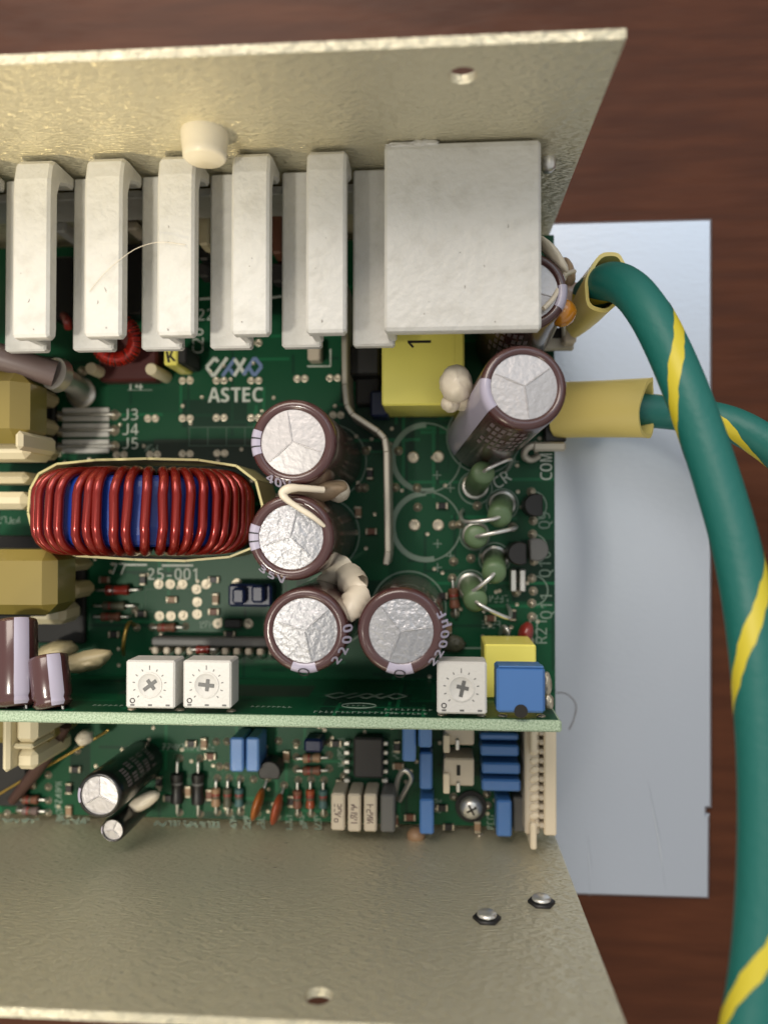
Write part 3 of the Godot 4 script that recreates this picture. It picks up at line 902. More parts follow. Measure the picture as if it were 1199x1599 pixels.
func inductors(b: Node3D) -> void:
	var c := Vector3(-55, 17.5, -2.2)
	var t := comp(b, "toroid_inductor", c, "blue ring core wound with thick dark red enamelled wire, standing on edge")
	var A := 18.9
	var B := 16.0
	# core: a rounded section swept round the ellipse
	var sec := []
	for q in [[-0.2, -7.2, 0.0], [-2.2, -5.2, 0]]:
		pass
	for k in 24:
		var a := TAU * k / 24
		sec.append(Vector2(signf(cos(a)) * pow(absf(cos(a)), 0.55) * 3.6 - 4.2, signf(sin(a)) * pow(absf(sin(a)), 0.6) * 6.3))
	var s := S()
	var P := func(th: float, q: Vector2) -> Vector3:
		var o := Vector2(cos(th) / A, sin(th) / B).normalized()
		return Vector3(A * cos(th) + o.x * q.x, B * sin(th) + o.y * q.x, q.y)
	for i in 72:
		for j in 24:
			var t0 := TAU * i / 72
			var t1 := TAU * (i + 1) / 72
			var q0: Vector2 = sec[j]
			var q1: Vector2 = sec[(j + 1) % 24]
			var p0: Vector3 = P.call(t0, q0)
			var p1: Vector3 = P.call(t1, q0)
			var p2: Vector3 = P.call(t1, q1)
			var p3: Vector3 = P.call(t0, q1)
			var nn := (p1 - p0).cross(p3 - p0)
			var mid: Vector3 = P.call(t0, Vector2(-4.2, 0))
			if nn.dot((p0 + p3) / 2 - mid) < 0: nn = -nn
			s.quad(p0, p1, p2, p3, nn)
	part(t, "ring_core", s, M.core_blue)
	var turns := [2.62, 2.426, 2.217, 2.077, 1.863, 1.75, 1.671, 1.514, 1.401, 1.252, 1.104, 0.986, 0.868, 0.737, 0.585, 0.476, 0.34, 0.179, 0.03, 2.8, 2.98, 3.15, -0.15]
	var k2 := 0
	for th in turns:
		k2 += 1
		var o := Vector2(cos(th) / A, sin(th) / B).normalized()
		var e := Vector3(o.x, o.y, 0)
		var tang := Vector3(-o.y, o.x, 0)
		var at := Vector3(A * cos(th), B * sin(th), 0)
		var loop := []
		var jog := rng.randf_range(-0.035, 0.035)
		var hz := 7.05
		var rc := 4.4
		var lo := -8.6
		for q in [[0.85 - rc, hz - rc, 0.0], [0.85 - rc, -hz + rc, -PI / 2], [lo + 2, -hz + 2, -PI], [lo + 2, hz - 2, PI / 2]]:
			var rr: float = rc if q[0] > -5 else 2.0
			for m in 6:
				var a: float = q[2] + (PI / 2) * (1.0 - m / 5.0)
				var rad: float = q[0] + rr * cos(a)
				var zz: float = q[1] + rr * sin(a)
				loop.append(at + e * rad + Vector3(0, 0, zz) + tang * (0.05 * zz * (1.0 if k2 % 3 else 0.6) + jog * zz + 0.12 * sin(zz * 0.8 + k2 * 2.0)))
		part(t, "wire_turn", S().tube(loop, 0.86, 10, true), M.enamel)
	# pale insulating band round its waist
	var path := [Vector3(-76.49, 20, -2.13), Vector3(-76.15, 20, -6.36), Vector3(-74.54, 20, -9.25), Vector3(-71.07, 20, -11.05), Vector3(-63.64, 20, -11.74), Vector3(-53.8, 20, -11.93), Vector3(-44.05, 20, -11.64), Vector3(-37.03, 20, -10.54), Vector3(-33.42, 20, -7.79), Vector3(-32.21, 20, -3.29), Vector3(-32.55, 20, 1.44), Vector3(-34.34, 20, 4.39), Vector3(-38.18, 20, 5.94), Vector3(-46.39, 20, 6.68), Vector3(-56.15, 20, 6.48), Vector3(-67.23, 20, 5.8), Vector3(-72.82, 20, 4.13), Vector3(-75.58, 20, 1.49)]
	var band := S()
	for i in path.size():
		var a: Vector3 = path[i] - c
		var d: Vector3 = path[(i + 1) % path.size()] - c
		var o := Vector3(a.x + d.x, 0, (a.z + d.z) * 2.5).normalized() * 0.45
		band.quad(a, d, d + o, a + o, Vector3.UP)
		band.quad(a + o, d + o, d + o - Vector3(0, 14, 0), a + o - Vector3(0, 14, 0), o)
		band.quad(a, d, d - Vector3(0, 14, 0), a - Vector3(0, 14, 0), -o)
	part(t, "insulating_band", band, M.tape_pale)
	# the small red coil under the fins
	var rc2 := comp(b, "small_coil", Vector3(-63.8, 11, -36.81), "small coil of fine bright red wire half under the fins")
	var core := S()
	core.tube(ring3(Vector3.ZERO, 3.9, 40, Vector3(0.1, 1, 0.15)), 1.2, 12, true)
	part(rc2, "ring_core", core, M.core_red)
	var fr := frame(Vector3(0.1, 1, 0.15))
	var turn := S().tube(ring3(Vector3.ZERO, 1.42, 14, Vector3(0, 0, 1)), 0.13, 5, true).commit()
	for i in 62:
		var a := TAU * (i + rng.randf_range(-0.3, 0.3)) / 62
		var dir := fr * Vector3(cos(a), 0, sin(a))
		var yy := fr.y
		part(rc2, "wire_turn", turn, M.enamel_bright, dir * 3.9, "", Basis(dir.cross(yy), rng.randf_range(-0.12, 0.12)) * Basis(yy, rng.randf_range(-0.14, 0.14)) * Basis(dir, yy, dir.cross(yy)))
	part(rc2, "base", S().box(Vector3(0, -8.0, 2.2), Vector3(12.5, 4.0, 10), 0.5), M.core_red)
	for p in [Vector3(-69.83, 9, -31.52), Vector3(-57.33, 9, -31.22)]:
		var l: Vector3 = p - Vector3(-63.8, 11, -36.81)
		part(rc2, "post", S().lathe([Vector2(1.25, -8.9), Vector2(1.25, -0.2), Vector2(1.1, 0), Vector2(0, 0)], 24), M.bobbin, l)

# ---------------------------------------------------------------- under and beside the heat sink

func north_parts(b: Node3D) -> void:
	# yellow block with a 1
	var y := comp(b, "yellow_block", Vector3(0, 0, 0), "bright yellow block marked 1 south of the heat sink")
	var q := [-2.48, -30.94, 15.49, 17.35]
	box_of(y, "case", [-2.48, -30.94, 15.49, 17.35], 0.0, 16.0, M.yellow, 0.35)
	part(y, "tape_edge", S().box(Vector3.ZERO, Vector3(0.9, 0.1, 17), 0.02), M.yellow, Vector3(3.01, 16.03, -30.82))
	text(y, "printed_figure", "1", Vector3(-2.98, 16, -34.04) + Vector3(0, 0.04, 0), 4.2, M.ink, PI / 2, false, 0.9)
	# grey bent bus bar on edge
	var bar := comp(b, "bus_bar", Vector3.ZERO, "bent grey metal bar standing on edge beside the capacitors")
	var line := [Vector2(-17.76, -46.78), Vector2(-17.61, -26.92), Vector2(-17.23, -22.95), Vector2(-16.24, -21.21), Vector2(-11.16, -17.84), Vector2(-9.93, -16.47), Vector2(-9.56, -13.88), Vector2(-9.3, 5.4), Vector2(-9.67, 7.85)]
	var s := S()
	for i in line.size() - 1:
		var a: Vector2 = line[i]
		var d: Vector2 = line[i + 1]
		var dir := (d - a).normalized()
		var len := a.distance_to(d) + 0.25
		var mid := (a + d) / 2
		s.box(Vector3.ZERO, Vector3(len, 11.0, 1.15), 0.25, Transform3D(Basis(Vector3.UP, -dir.angle()), Vector3(mid.x, 7.4 + 0.004 * i, mid.y)))
	part(bar, "strip", s, M.bus)
	# small yellow film capacitor with a K
	var k := comp(b, "film_capacitor", Vector3.ZERO, "small yellow block beside the red coil under the fins")
	box_of(k, "case", [-52.97, -33.67, 2.77, 3.9], 0.0, 10.0, M.yellow, 0.3)
	part(k, "side_film", S().box(Vector3.ZERO, Vector3(2.6, 9.4, 3.4), 0.3), M.ferrite, Vector3(-51.22, 4.7, -33.95))
	text(k, "printed_figure", "K", Vector3(-53.03, 10, -33.41) + Vector3(0, 0.04, 0), 1.8, M.ink, 0.2)
	# a small upright white resistor by the silk square
	box_of(comp(b, "chip_resistor", Vector3.ZERO), "case", [-25.05, -35.64, 2.66, 4], 0.0, 4.0, M.beige_box, 0.3)
	# things seen dimly between the fins
	for e in [[[-74.88, -59.42, 2.26, 2.25], 12.0, M.white_box], [[-76.74, -65.46, 3.3, 5.39], 8.0, M.brown_body], [[-61.13, -60.1, 2.52, 1.75], 10.0, M.beige_box], [[-61.9, -64.72, 2.71, 5.99], 8.0, M.brown_tube], [[-45.74, -60.26, 2.1, 10.48], 12.0, M.bobbin], [[-46.95, -54.9, 2.13, 2.79], 8.0, M.black], [[-77.85, -49.23, 3.96, 13.53], 5.0, M.black], [[-62.63, -50.93, 3.63, 14.78], 5.0, M.black], [[-32, -59.68, 2.12, 10.43], 8.0, M.brown_body], [[-48.17, -52.8, 2.18, 2.99], 4.0, M.chip], [[-32.68, -51.93, 2.42, 4.04], 4.0, M.chip], [[-14.31, -32.59, 6.03, 5.84], 8.0, M.black], [[-11.44, -24.24, 3.62, 5.21], 6.0, M.navy], [[-14.11, -27.71, 4.9, 6.52], 3.0, M.chip]]:
		box_of(comp(b, "small_component", Vector3.ZERO), "case", e[0], 0.0, e[1], e[2], 0.4)
	part(b, "wire_link", S().tube(curve([Vector3(-78.03, 4, -43.85), Vector3(-76.34, 6, -42.21), Vector3(-76.41, 5, -40.87)], 5), 0.9, 8), M.red_bead)

func box_of(parent: Node3D, called: String, f: Array, y0: float, y1: float, m: Material, bevel := 0.3) -> MeshInstance3D:
	return part(parent, called, S().box(Vector3(f[0], (y0 + y1) / 2.0, f[1]), Vector3(f[2], y1 - y0, f[3]), bevel), m)

# ---------------------------------------------------------------- eastern edge

func standing_resistor(b: Node3D, base: Vector3, top: Vector3, lead_to: Vector3, label: String) -> void:
	var L := base.distance_to(top)
	var c := comp(b, "standing_resistor", base, label, frame(top - base))
	var r := 2.35
	part(c, "body", S().lathe([Vector2(r * 0.8, 0.2), Vector2(r, 0.9), Vector2(r, L - 1.1), Vector2(r * 0.92, L - 0.5), Vector2(r * 0.6, L - 0.1), Vector2(0, L)], 28), M.green_body)
	part(c, "foot_ring", S().lathe([Vector2(r * 1.12, 0), Vector2(r * 1.18, 0.4), Vector2(r * 1.05, 0.7), Vector2(r * 0.9, 0.7)], 28), M.tin)
	var inv := Transform3D(frame(top - base), base).affine_inverse()
	var e := inv * lead_to
	part(c, "lead", S().tube(curve([Vector3(0, L - 0.3, 0), Vector3(0, L + 0.7, 0) + Vector3(e.x, 0, e.z) * 0.15, Vector3(e.x * 0.5, L + 0.9, e.z * 0.5), Vector3(e.x * 0.85, L - 0.6, e.z * 0.85), Vector3(e.x, L * 0.45, e.z), e], 6), 0.42, 8), M.steel)

func transistor(b: Node3D, at: Vector3, h: float, turn: float, m: Material, label := "") -> void:
	var c := comp(b, "transistor", at, label, Basis(Vector3.UP, turn))
	var poly := []
	for k in 15:
		var a := -2.2 + 4.4 * k / 14.0
		poly.append(Vector2(cos(a), sin(a)) * 2.3)
	part(c, "case", S().prism(poly, 1.6, h, 0.25), m)
	for k in [-1.27, 0.0, 1.27]:
		part(c, "lead", S().tube([Vector3(0, 0, k), Vector3(0, 1.9, k)], 0.25, 6), M.tin)

func axial(b: Node3D, p: Vector3, q: Vector3, r: float, m: Material, called := "resistor", bands: Array = [], label := "") -> void:
	var d := q - p
	var L := d.length()
	var y := r + 0.25
	var c := comp(b, called, p, label, frame(d))
	var bl := L * 0.56
	var s := (L - bl) / 2.0
	var up := Vector3(0, 0, 0)
	var loc := frame(d).inverse() * Vector3(0, y, 0)
	part(c, "body", S().lathe([Vector2(r * 0.5, s), Vector2(r * 0.98, s + 0.25), Vector2(r, s + bl * 0.22), Vector2(r * 0.86, s + bl * 0.32), Vector2(r * 0.86, s + bl * 0.68), Vector2(r, s + bl * 0.78), Vector2(r * 0.98, s + bl - 0.25), Vector2(r * 0.5, s + bl)], 18), m, loc)
	for k in bands.size():
		var at := s + bl * (0.3 + 0.14 * k)
		part(c, "colour_band", S().lathe([Vector2(r * 0.88, at), Vector2(r * 0.93, at + 0.1), Vector2(r * 0.93, at + 0.35), Vector2(r * 0.88, at + 0.45)], 18), bands[k], loc)
	for e in [[0.0, s], [L, s + bl]]:
		part(c, "lead", S().tube([Vector3(0, e[0], 0), loc * 0.8 + Vector3(0, e[0], 0), loc + Vector3(0, lerpf(e[0], e[1], 0.25), 0), loc + Vector3(0, e[1], 0)], 0.3, 7), M.tin)

func disc_capacitor(b: Node3D, p: Vector3, q: Vector3, r: float, m: Material, label := "") -> void:    # a coated disc on edge between two holes
	var d := (q - p)
	var c := comp(b, "disc_capacitor", (p + q) / 2, label, Basis(Vector3.UP, -atan2(d.z, d.x)))
	part(c, "disc", S().ball(Vector3(0, r + 0.9, 0), Vector3(r, r, 0.95), Basis(), 0.08, int(p.x)), m)
	for s in [-1, 1]:
		part(c, "lead", S().tube([Vector3(s * d.length() / 2, 0, 0), Vector3(s * d.length() / 2, 0.6, 0), Vector3(s * r * 0.55, 1.6, 0)], 0.28, 6), M.tin)

func east_parts(b: Node3D) -> void:
	standing_resistor(b, Vector3(7.95, 0, -7.7), Vector3(9.12, 11, -10.13), Vector3(14.4, 0, -10.99), "green resistor standing against the tilted capacitor's foot")
	standing_resistor(b, Vector3(13.6, 0, -4.24), Vector3(12.05, 11, -1.24), Vector3(5.43, 0, -2.79), "green resistor beside the upper black transistor")
	standing_resistor(b, Vector3(8.06, 0, 2.38), Vector3(7.63, 11, 2.46), Vector3(16.08, 0, 0.65), "green resistor nearest the two empty printed circles")
	standing_resistor(b, Vector3(12, 0, 7.13), Vector3(11.05, 11, 9.6), Vector3(5.41, 0, 12.85), "green resistor beside the lower black transistor")
	standing_resistor(b, Vector3(7, 0, 12.71), Vector3(7.62, 11, 15.03), Vector3(14.61, 0, 16.88), "southernmost green resistor of the upright cluster")
	transistor(b, Vector3(19.49, 0, -3.7), 7.5, PI, M.black, "black transistor at the board's eastern edge")
	transistor(b, Vector3(19.86, 0, 5.13), 6.0, 0.0, M.grey_box, "grey transistor at the board's eastern edge")
	transistor(b, Vector3(16.2, 0, 5.8), 8.5, PI, M.black, "black transistor beside the grey one")
	for p in [Vector3(15.53, 0, 11.47), Vector3(17.36, 0, 11.46)]:
		part(b, "pin", S().box(Vector3(0, 1.6, 0), Vector3(1.2, 3.2, 4.5), 0.2), M.tin, p)
	axial(b, Vector3(3.3, 0, 11.54), Vector3(3.96, 0, 19.08), 1.1, M.brown_body, "resistor", [M.red_bead, M.drab_body], "brown banded resistor east of the grey lidded capacitor")
	var rb := comp(b, "red_bead_capacitor", Vector3(17.99, 0, 21.98), "small red bead component at the eastern edge")
	part(rb, "bead", S().ball(Vector3(0, 3.0, 0), Vector3(1.5, 2.2, 2.3), Basis(Vector3.UP, -0.3), 0.1, 3), M.red_bead)
	part(rb, "lead", S().tube([Vector3(1.2, 0, -2.4), Vector3(0.8, 2.6, -1.6)], 0.3, 6), M.tin)
	part(rb, "lead", S().tube([Vector3(-0.3, 0, 2.0), Vector3(-0.2, 2.0, 1.4)], 0.3, 6), M.tin)
	part(b, "lead_loop", S().tube(curve([Vector3(13.02, 0, 22.69), Vector3(13.55, 3, 20.71), Vector3(14.36, 4, 21.85), Vector3(14.24, 1, 24.24)], 6), 0.4, 7), M.steel)
	part(b, "glue_bead", S().ball(Vector3.ZERO, Vector3(2.4, 1.0, 1.7), Basis(), 0.4, 31), M.drab_body, Vector3(3.53, 1, 24.62))
	# yellow film capacitor behind the blue box
	var y := comp(b, "film_capacitor", Vector3.ZERO, "yellow film capacitor tucked behind the blue box at the board's corner")
	box_of(y, "case", [13.54, 27.18, 9.44, 9.97], 6.0, 17.0, M.yellow, 0.3)
	for p in [Vector3(11.74, 8, 26.57), Vector3(17.57, 8, 26.49)]:
		part(y, "lead", S().tube([Vector3(p.x, 0, p.z), Vector3(p.x, 6.4, p.z)], 0.35, 6), M.tin)
	# terminal tabs and beads by the cables
	var t := comp(b, "terminal", Vector3.ZERO, "metal terminal clip under the upper cable")
	box_of(t, "tab", [22.98, -36.77, 8.53, 4.48], 4.6, 6.0, M.bus, 0.3)
	box_of(t, "cheek", [25.99, -38.06, 2.44, 5.67], 3.0, 9.0, M.beige_box, 0.4)
	part(t, "opening", S().box(Vector3.ZERO, Vector3(4.2, 0.2, 2.0), 0.05), M.hole, Vector3(23.6, 6.1, -37.88))
	part(t, "strut", S().tube([Vector3(20.57, 9, -35.58), Vector3(21.76, 11, -38.18)], 0.7, 6), M.bus)
	var t2 := comp(b, "terminal", Vector3.ZERO, "metal terminal clip under the lower cable")
	box_of(t2, "tab", [22.57, -15.47, 6.56, 1.83], 3.4, 5.0, M.bus, 0.4)
	box_of(t2, "cheek", [23.87, -19.69, 4.3, 6.48], 0.4, 4.0, M.black, 0.3)
	part(t2, "curl", S().tube(curve([Vector3(20.18, 4, -15.97), Vector3(18.14, 4, -15.21), Vector3(17.73, 3, -13.76), Vector3(19.14, 2, -13.05), Vector3(20.82, 1, -13.91)], 6), 0.75, 8), M.bus)
	var a := comp(b, "bead_capacitor", Vector3(21.82, 25, -36.79), "glossy amber bead component under the upper cable")
	part(a, "bead", S().ball(Vector3.ZERO, Vector3(2.5, 2.4, 2.5), Basis(), 0.06, 2), M.amber)
	part(a, "lead", S().tube([Vector3(-0.8, -1, 1.5), Vector3(22.15, 3, -36.07) - Vector3(21.82, 25, -36.79)], 0.5, 6), M.bus)
	part(a, "lead", S().tube([Vector3(0.4, -1, 1.5), Vector3(25.58, 4, -37.34) - Vector3(21.82, 25, -36.79)], 0.4, 6), M.bus)
	var a2 := comp(b, "bead_capacitor", Vector3(24.67, 14, -42.92), "pale pinkish bead component under the upper cable")
	part(a2, "bead", S().ball(Vector3.ZERO, Vector3(2.8, 2.6, 3.0), Basis(), 0.08, 4), M.pink_bead)

# ---------------------------------------------------------------- western edge: transformers

func lug(t: Node3D, f: Array, y0: float, y1: float, m: Material) -> void:
	box_of(t, "bobbin_lug", f, y0, y1, m, 1.1)

func west_parts(b: Node3D) -> void:
	var t := comp(b, "transformer", Vector3.ZERO, "yellow taped transformer at the board's western end beside the blue coil")
	box_of(t, "ferrite_core", [-95.67, -24.29, 29.24, 22.53], 0.2, 2.0, M.ferrite, 0.3)
	box_of(t, "ferrite_core", [-92.52, -22.87, 21.51, 13.09], 2.0, 15.0, M.ferrite, 0.6)
	box_of(t, "tape_winding", [-84.01, -21.58, 19.01, 13.61], 15.0, 26.0, M.tape, 2.5)
	lug(t, [-82.18, -13.59, 12.93, 2.95], 12.0, 22.0, M.bobbin)
	lug(t, [-74.91, -15.02, 1.46, 3.47], 14.0, 27.0, M.bobbin)
	lug(t, [-79.14, -14.33, 4.06, 2.55], 6.0, 14.0, M.bobbin_dim)
	lug(t, [-85.84, -9, 13.22, 2.17], 6.0, 16.0, M.bobbin)
	lug(t, [-85.93, -4.51, 12.97, 3.39], 6.0, 16.0, M.bobbin)
	lug(t, [-80.93, -25.88, 4.05, 3.16], 3.0, 10.0, M.bobbin_dim)
	lug(t, [-80.75, -20.03, 3.75, 3.13], 3.0, 11.0, M.bobbin_dim)
	var u := comp(b, "transformer", Vector3.ZERO, "second yellow taped transformer, south-west of the blue coil")
	box_of(u, "ferrite_core", [-92.28, 13.97, 35.95, 22.86], 0.2, 1.5, M.ferrite, 0.3)
	box_of(u, "ferrite_core", [-90.51, 12.06, 27.58, 12.53], 1.5, 13.0, M.ferrite, 0.6)
	box_of(u, "tape_winding", [-82.19, 10.82, 24.77, 12.07], 13.0, 24.0, M.tape, 2.0)
	lug(u, [-77.28, 18.09, 7.39, 4], 4.0, 12.0, M.bobbin)
	lug(u, [-73.05, 8.24, 4.44, 2.5], 4.0, 13.0, M.bobbin_dim)
	lug(u, [-72.88, 13.28, 4.71, 3.24], 4.0, 13.0, M.bobbin_dim)
	# thick sleeved lead with a crimped ferrule
	var w := comp(b, "sleeved_lead", Vector3.ZERO, "thick grey brown sleeved lead ending in a silver ferrule")
	part(w, "sleeve", S().tube([Vector3(-86.25, 26, -32.39), Vector3(-78.92, 24, -30.37), Vector3(-71.69, 20, -28.23)], 2.5, 20), M.brown_tube)
	part(w, "ferrule", S().tube([Vector3(-71.94, 20, -28.35), Vector3(-71.45, 18.5, -28.15)], [3.1, 3.3], 20), M.tin)
	part(w, "lug", S().tube(curve([Vector3(-71.96, 18, -28.25), Vector3(-72.16, 14, -28.14), Vector3(-74.19, 6, -28.33), Vector3(-75.74, 1, -28.14)], 5), 2.2, 20), M.tin)
	part(w, "eyelet", S().lathe([Vector2(3.2, 0), Vector2(3.3, 0.5), Vector2(2.8, 0.9), Vector2(1.7, 0.9)], 28), M.tin, Vector3(-75.94, 0, -28.04))
	# three bare jumpers laid on printed white bars
	for k in 3:
		var j := comp(b, "wire_jumper", Vector3.ZERO, ["silver jumper wire on white bars beside the mark J3", "silver jumper wire on white bars beside the mark J4", "silver jumper wire on white bars beside the mark J5"][k])
		var v := [-23.38, -20.04, -16.57]
		var x0: float = -80
		var x1: float = -69.66
		for e in [-0.95, 0.95]:
			part(j, "bar", S().box(Vector3((x0 + x1) / 2, 0.3, v[k] + e), Vector3(x1 - x0, 0.55, 1.05), 0.15), M.white_box)
		part(j, "wire", S().tube([Vector3(x0 - 1.2, 0.1, v[k]), Vector3(x0 - 0.7, 0.5, v[k]), Vector3(x1 + 0.8, 0.5, v[k]), Vector3(x1 + 1.4, 0.1, v[k])], 0.36, 10), M.steel)
	# bobbin ends showing south of the control board
	var s := comp(b, "transformer", Vector3.ZERO, "cream transformer bobbin end showing below the control board's western end")
	box_of(s, "bobbin_flange", [-79.67, 39.86, 1.46, 12.62], 4.0, 22.0, M.bobbin, 0.6)
	box_of(s, "bobbin_cheek", [-77.06, 36.47, 4.31, 9.75], 4.0, 20.0, M.bobbin, 1.0)
	box_of(s, "bobbin_cheek", [-77.54, 44.81, 4.29, 3.76], 4.0, 19.0, M.bobbin, 1.0)
	box_of(s, "bobbin_rib", [-77.54, 41.79, 4.85, 0.98], 4.0, 20.5, M.bobbin, 0.5)
	box_of(s, "tape_winding", [-86.8, 38.31, 23.59, 10.23], 1.0, 14.0, M.tape, 1.5)
	box_of(s, "ferrite_core", [-98.56, 52.98, 22.91, 14.47], 0.2, 1.2, M.ferrite, 0.2)
	part(s, "strap", S().tube([Vector3(-74.94, 9, 40.36), Vector3(-77.82, 8, 45.21), Vector3(-82.35, 6, 51.13), Vector3(-89.49, 2, 58.64)], [1.7, 1.7, 1.4, 1.0], 8), M.strap)
	part(s, "lead_wire", S().tube(curve([Vector3(-95.92, 3, 59.52), Vector3(-85.62, 4, 53.31), Vector3(-75.73, 4, 47.64), Vector3(-68.25, 3, 43.12)], 5), 0.28, 7), M.copper_wire)
	part(b, "glue_bead", S().ball(Vector3.ZERO, Vector3(1.7, 2.0, 1.5), Basis(Vector3.UP, 0.5), 0.25, 23), M.glue, Vector3(-71, 8, 43.39))

# ---------------------------------------------------------------- middle: between the coil and the control board

func middle_parts(b: Node3D) -> void:
	axial(b, Vector3(-71.84, 0, 14.14), Vector3(-62.45, 0, 13.94), 1.15, M.red_glass, "diode", [M.ink], "red glass diode beside the figure 77")
	for q in [[Vector3(-72.53, 0, 17.42), Vector3(-63.41, 0, 17.35), M.drab_body], [Vector3(-72.51, 0, 19.74), Vector3(-64.8, 0, 19.68), M.brown_body], [Vector3(-60.18, 0, 21.95), Vector3(-52.96, 0, 21.74), M.brown_body]]:
		axial(b, q[0], q[1], 0.95, q[2], "resistor", [M.red_bead])
	var c := comp(b, "blue_coil_former", Vector3.ZERO, "small dark blue component beside the lower capacitor")
	box_of(c, "case", [-38, 14.66, 9.04, 4.64], 0.0, 5.0, M.navy, 0.5)
	box_of(c, "ridge", [-39.86, 14.62, 2.64, 3.34], 5.0, 7.0, M.navy, 0.5)
	box_of(c, "ridge", [-35.93, 14.21, 2.63, 3.59], 5.0, 7.0, M.navy, 0.5)
	box_of(comp(b, "chip_resistor"), "case", [-42.36, 20.84, 3.53, 1.83], 0.0, 2.0, M.black, 0.2)
	# toothed header of the control board
	var h := comp(b, "pin_header", Vector3.ZERO, "grey toothed header along the control board's foot")
	box_of(h, "body", [-42.98, 24.37, 31.16, 1.75], 1.0, 5.0, M.grey_box, 0.4)
	for i in 12:
		var x: float = -58.1 + i * 2.45
		part(h, "tooth", S().box(Vector3(x, 2.6, 26.29), Vector3(1.3, 3.2, 1.5), 0.3), M.beige_box)
		part(h, "pin", S().tube([Vector3(x, 3.4, 25.63), Vector3(x, 3.6, 27.35), Vector3(x, 1.0, 28.14)], 0.3, 6), M.tin)
	axial(b, Vector3(-50.1, 4.5, 25.72), Vector3(-44.74, 4.5, 25.66), 0.9, M.red_glass, "diode", [])
	part(b, "wire_loop", S().tube(curve([Vector3(-63.8, 0, 21.84), Vector3(-63.44, 4, 20.51), Vector3(-63.43, 6, 21.96), Vector3(-63.95, 6, 25.24), Vector3(-65.46, 2, 27.51)], 6), 0.4, 7), M.copper_wire)

func chip(b: Node3D, at: Vector3, long: float, turn: float, m: Material) -> void:
	var c := comp(b, "chip_resistor", at, "", Basis(Vector3.UP, turn))
	if not X.has("chip"):
		X.chip = S().box(Vector3(0, 0.45, 0), Vector3(1.5, 0.8, 1.3), 0.12).commit()
		X.end = S().box(Vector3(0, 0.43, 0), Vector3(0.5, 0.86, 1.36), 0.12).commit()
	part(c, "body", X.chip, m)
	for s in [-1, 1]:
		part(c, "terminal_end", X.end, M.solder, Vector3(s * 0.95, 0, 0))

func small_chips(b: Node3D) -> void:
	var k := 0
	for e in [[Vector3(-46.78, 0, 11.81), 0.0], [Vector3(-46.35, 0, 15.87), 1.57], [Vector3(-46.75, 0, 18.57), 0.0], [Vector3(-62.04, 0, 11.89), 1.57], [Vector3(-62.42, 0, 19.11), 0.0], [Vector3(-55.76, 0, 16.07), 0.0], [Vector3(-70.45, 0, 11.94), 0.0], [Vector3(-68.27, 0, 23.52), 0.0], [Vector3(-43.3, 0, 23.27), 0.0], [Vector3(-16.17, 0, -2.4), 1.57], [Vector3(-13.48, 0, 1.61), 0.0], [Vector3(-13.76, 0, -10.44), 1.57], [Vector3(1.18, 0, 14.87), 0.0], [Vector3(2.5, 0, 21.48), 1.57], [Vector3(11.06, 0, 19.42), 0.0], [Vector3(15.65, 0, 18.72), 1.57], [Vector3(1.2, 0, -3.72), 0.0], [Vector3(-48.71, 0, 46.25), 1.57], [Vector3(-47.32, 0, 48.91), 0.0], [Vector3(-51.46, 0, 46.3), 0.0], [Vector3(-35.83, 0, 47.6), 1.57], [Vector3(-31.21, 0, 48.57), 1.57], [Vector3(-20.13, 0, 54.32), 1.57], [Vector3(-20.82, 0, 45.7), 0.0], [Vector3(-8.11, 0, 46.11), 1.57], [Vector3(-7.84, 0, 50.07), 0.0], [Vector3(-8.51, 0, 61.31), 1.57], [Vector3(1.16, 0, 58.42), 0.0], [Vector3(2.47, 0, 62.33), 0.0], [Vector3(8.38, 0, 62.17), 1.57], [Vector3(-5.45, 0, 60.57), 0.0], [Vector3(-76.52, 0, 52.24), 0.0], [Vector3(-77.9, 0, 56.35), 1.57], [Vector3(-77.87, 0, 61.1), 1.57], [Vector3(-86.39, 0, 55.87), 0.0], [Vector3(-58.34, 0, 54.54), 1.57], [Vector3(-56.25, 0, 57.86), 0.0], [Vector3(-52.11, 0, 56.41), 1.57], [Vector3(-47.56, 0, 56.97), 1.57], [Vector3(-30.24, 0, 57.89), 1.57]]:
		chip(b, e[0], 3, e[1], [M.black, M.tan_body, M.brown_body, M.black][k % 4])
		k += 1
	# through-plated vias, too small to pick apart
	var r := RandomNumberGenerator.new()
	r.seed = 21
	var s := S()
	for i in 260:
		var p := Vector3(r.randf_range(-85, 22), 0, r.randf_range(-34, 61))
		s.lathe([Vector2(0.42, 0.005), Vector2(0.38, 0.06), Vector2(0.2, 0.06), Vector2(0.14, 0.01), Vector2(0, 0.01)], 9, Transform3D(Basis(), p))
	stuff(part(b, "plated_hole", s, M.solder))

# ---------------------------------------------------------------- strip south of the control board

func boxcap(b: Node3D, f: Array, h: float, m: Material, label := "") -> void:
	var c := comp(b, "film_capacitor", Vector3.ZERO, label)
	box_of(c, "case", f, 0.6, h, m, 0.35)
	for s in [-1, 1]:
		var dx: float = f[2] * 0.3 * s if f[2] > f[3] else 0.0
		var dz: float = f[3] * 0.3 * s if f[3] >= f[2] else 0.0
		part(c, "lead", S().tube([Vector3(f[0] + dx, 0, f[1] + dz), Vector3(f[0] + dx, 0.9, f[1] + dz)], 0.25, 6), M.tin)

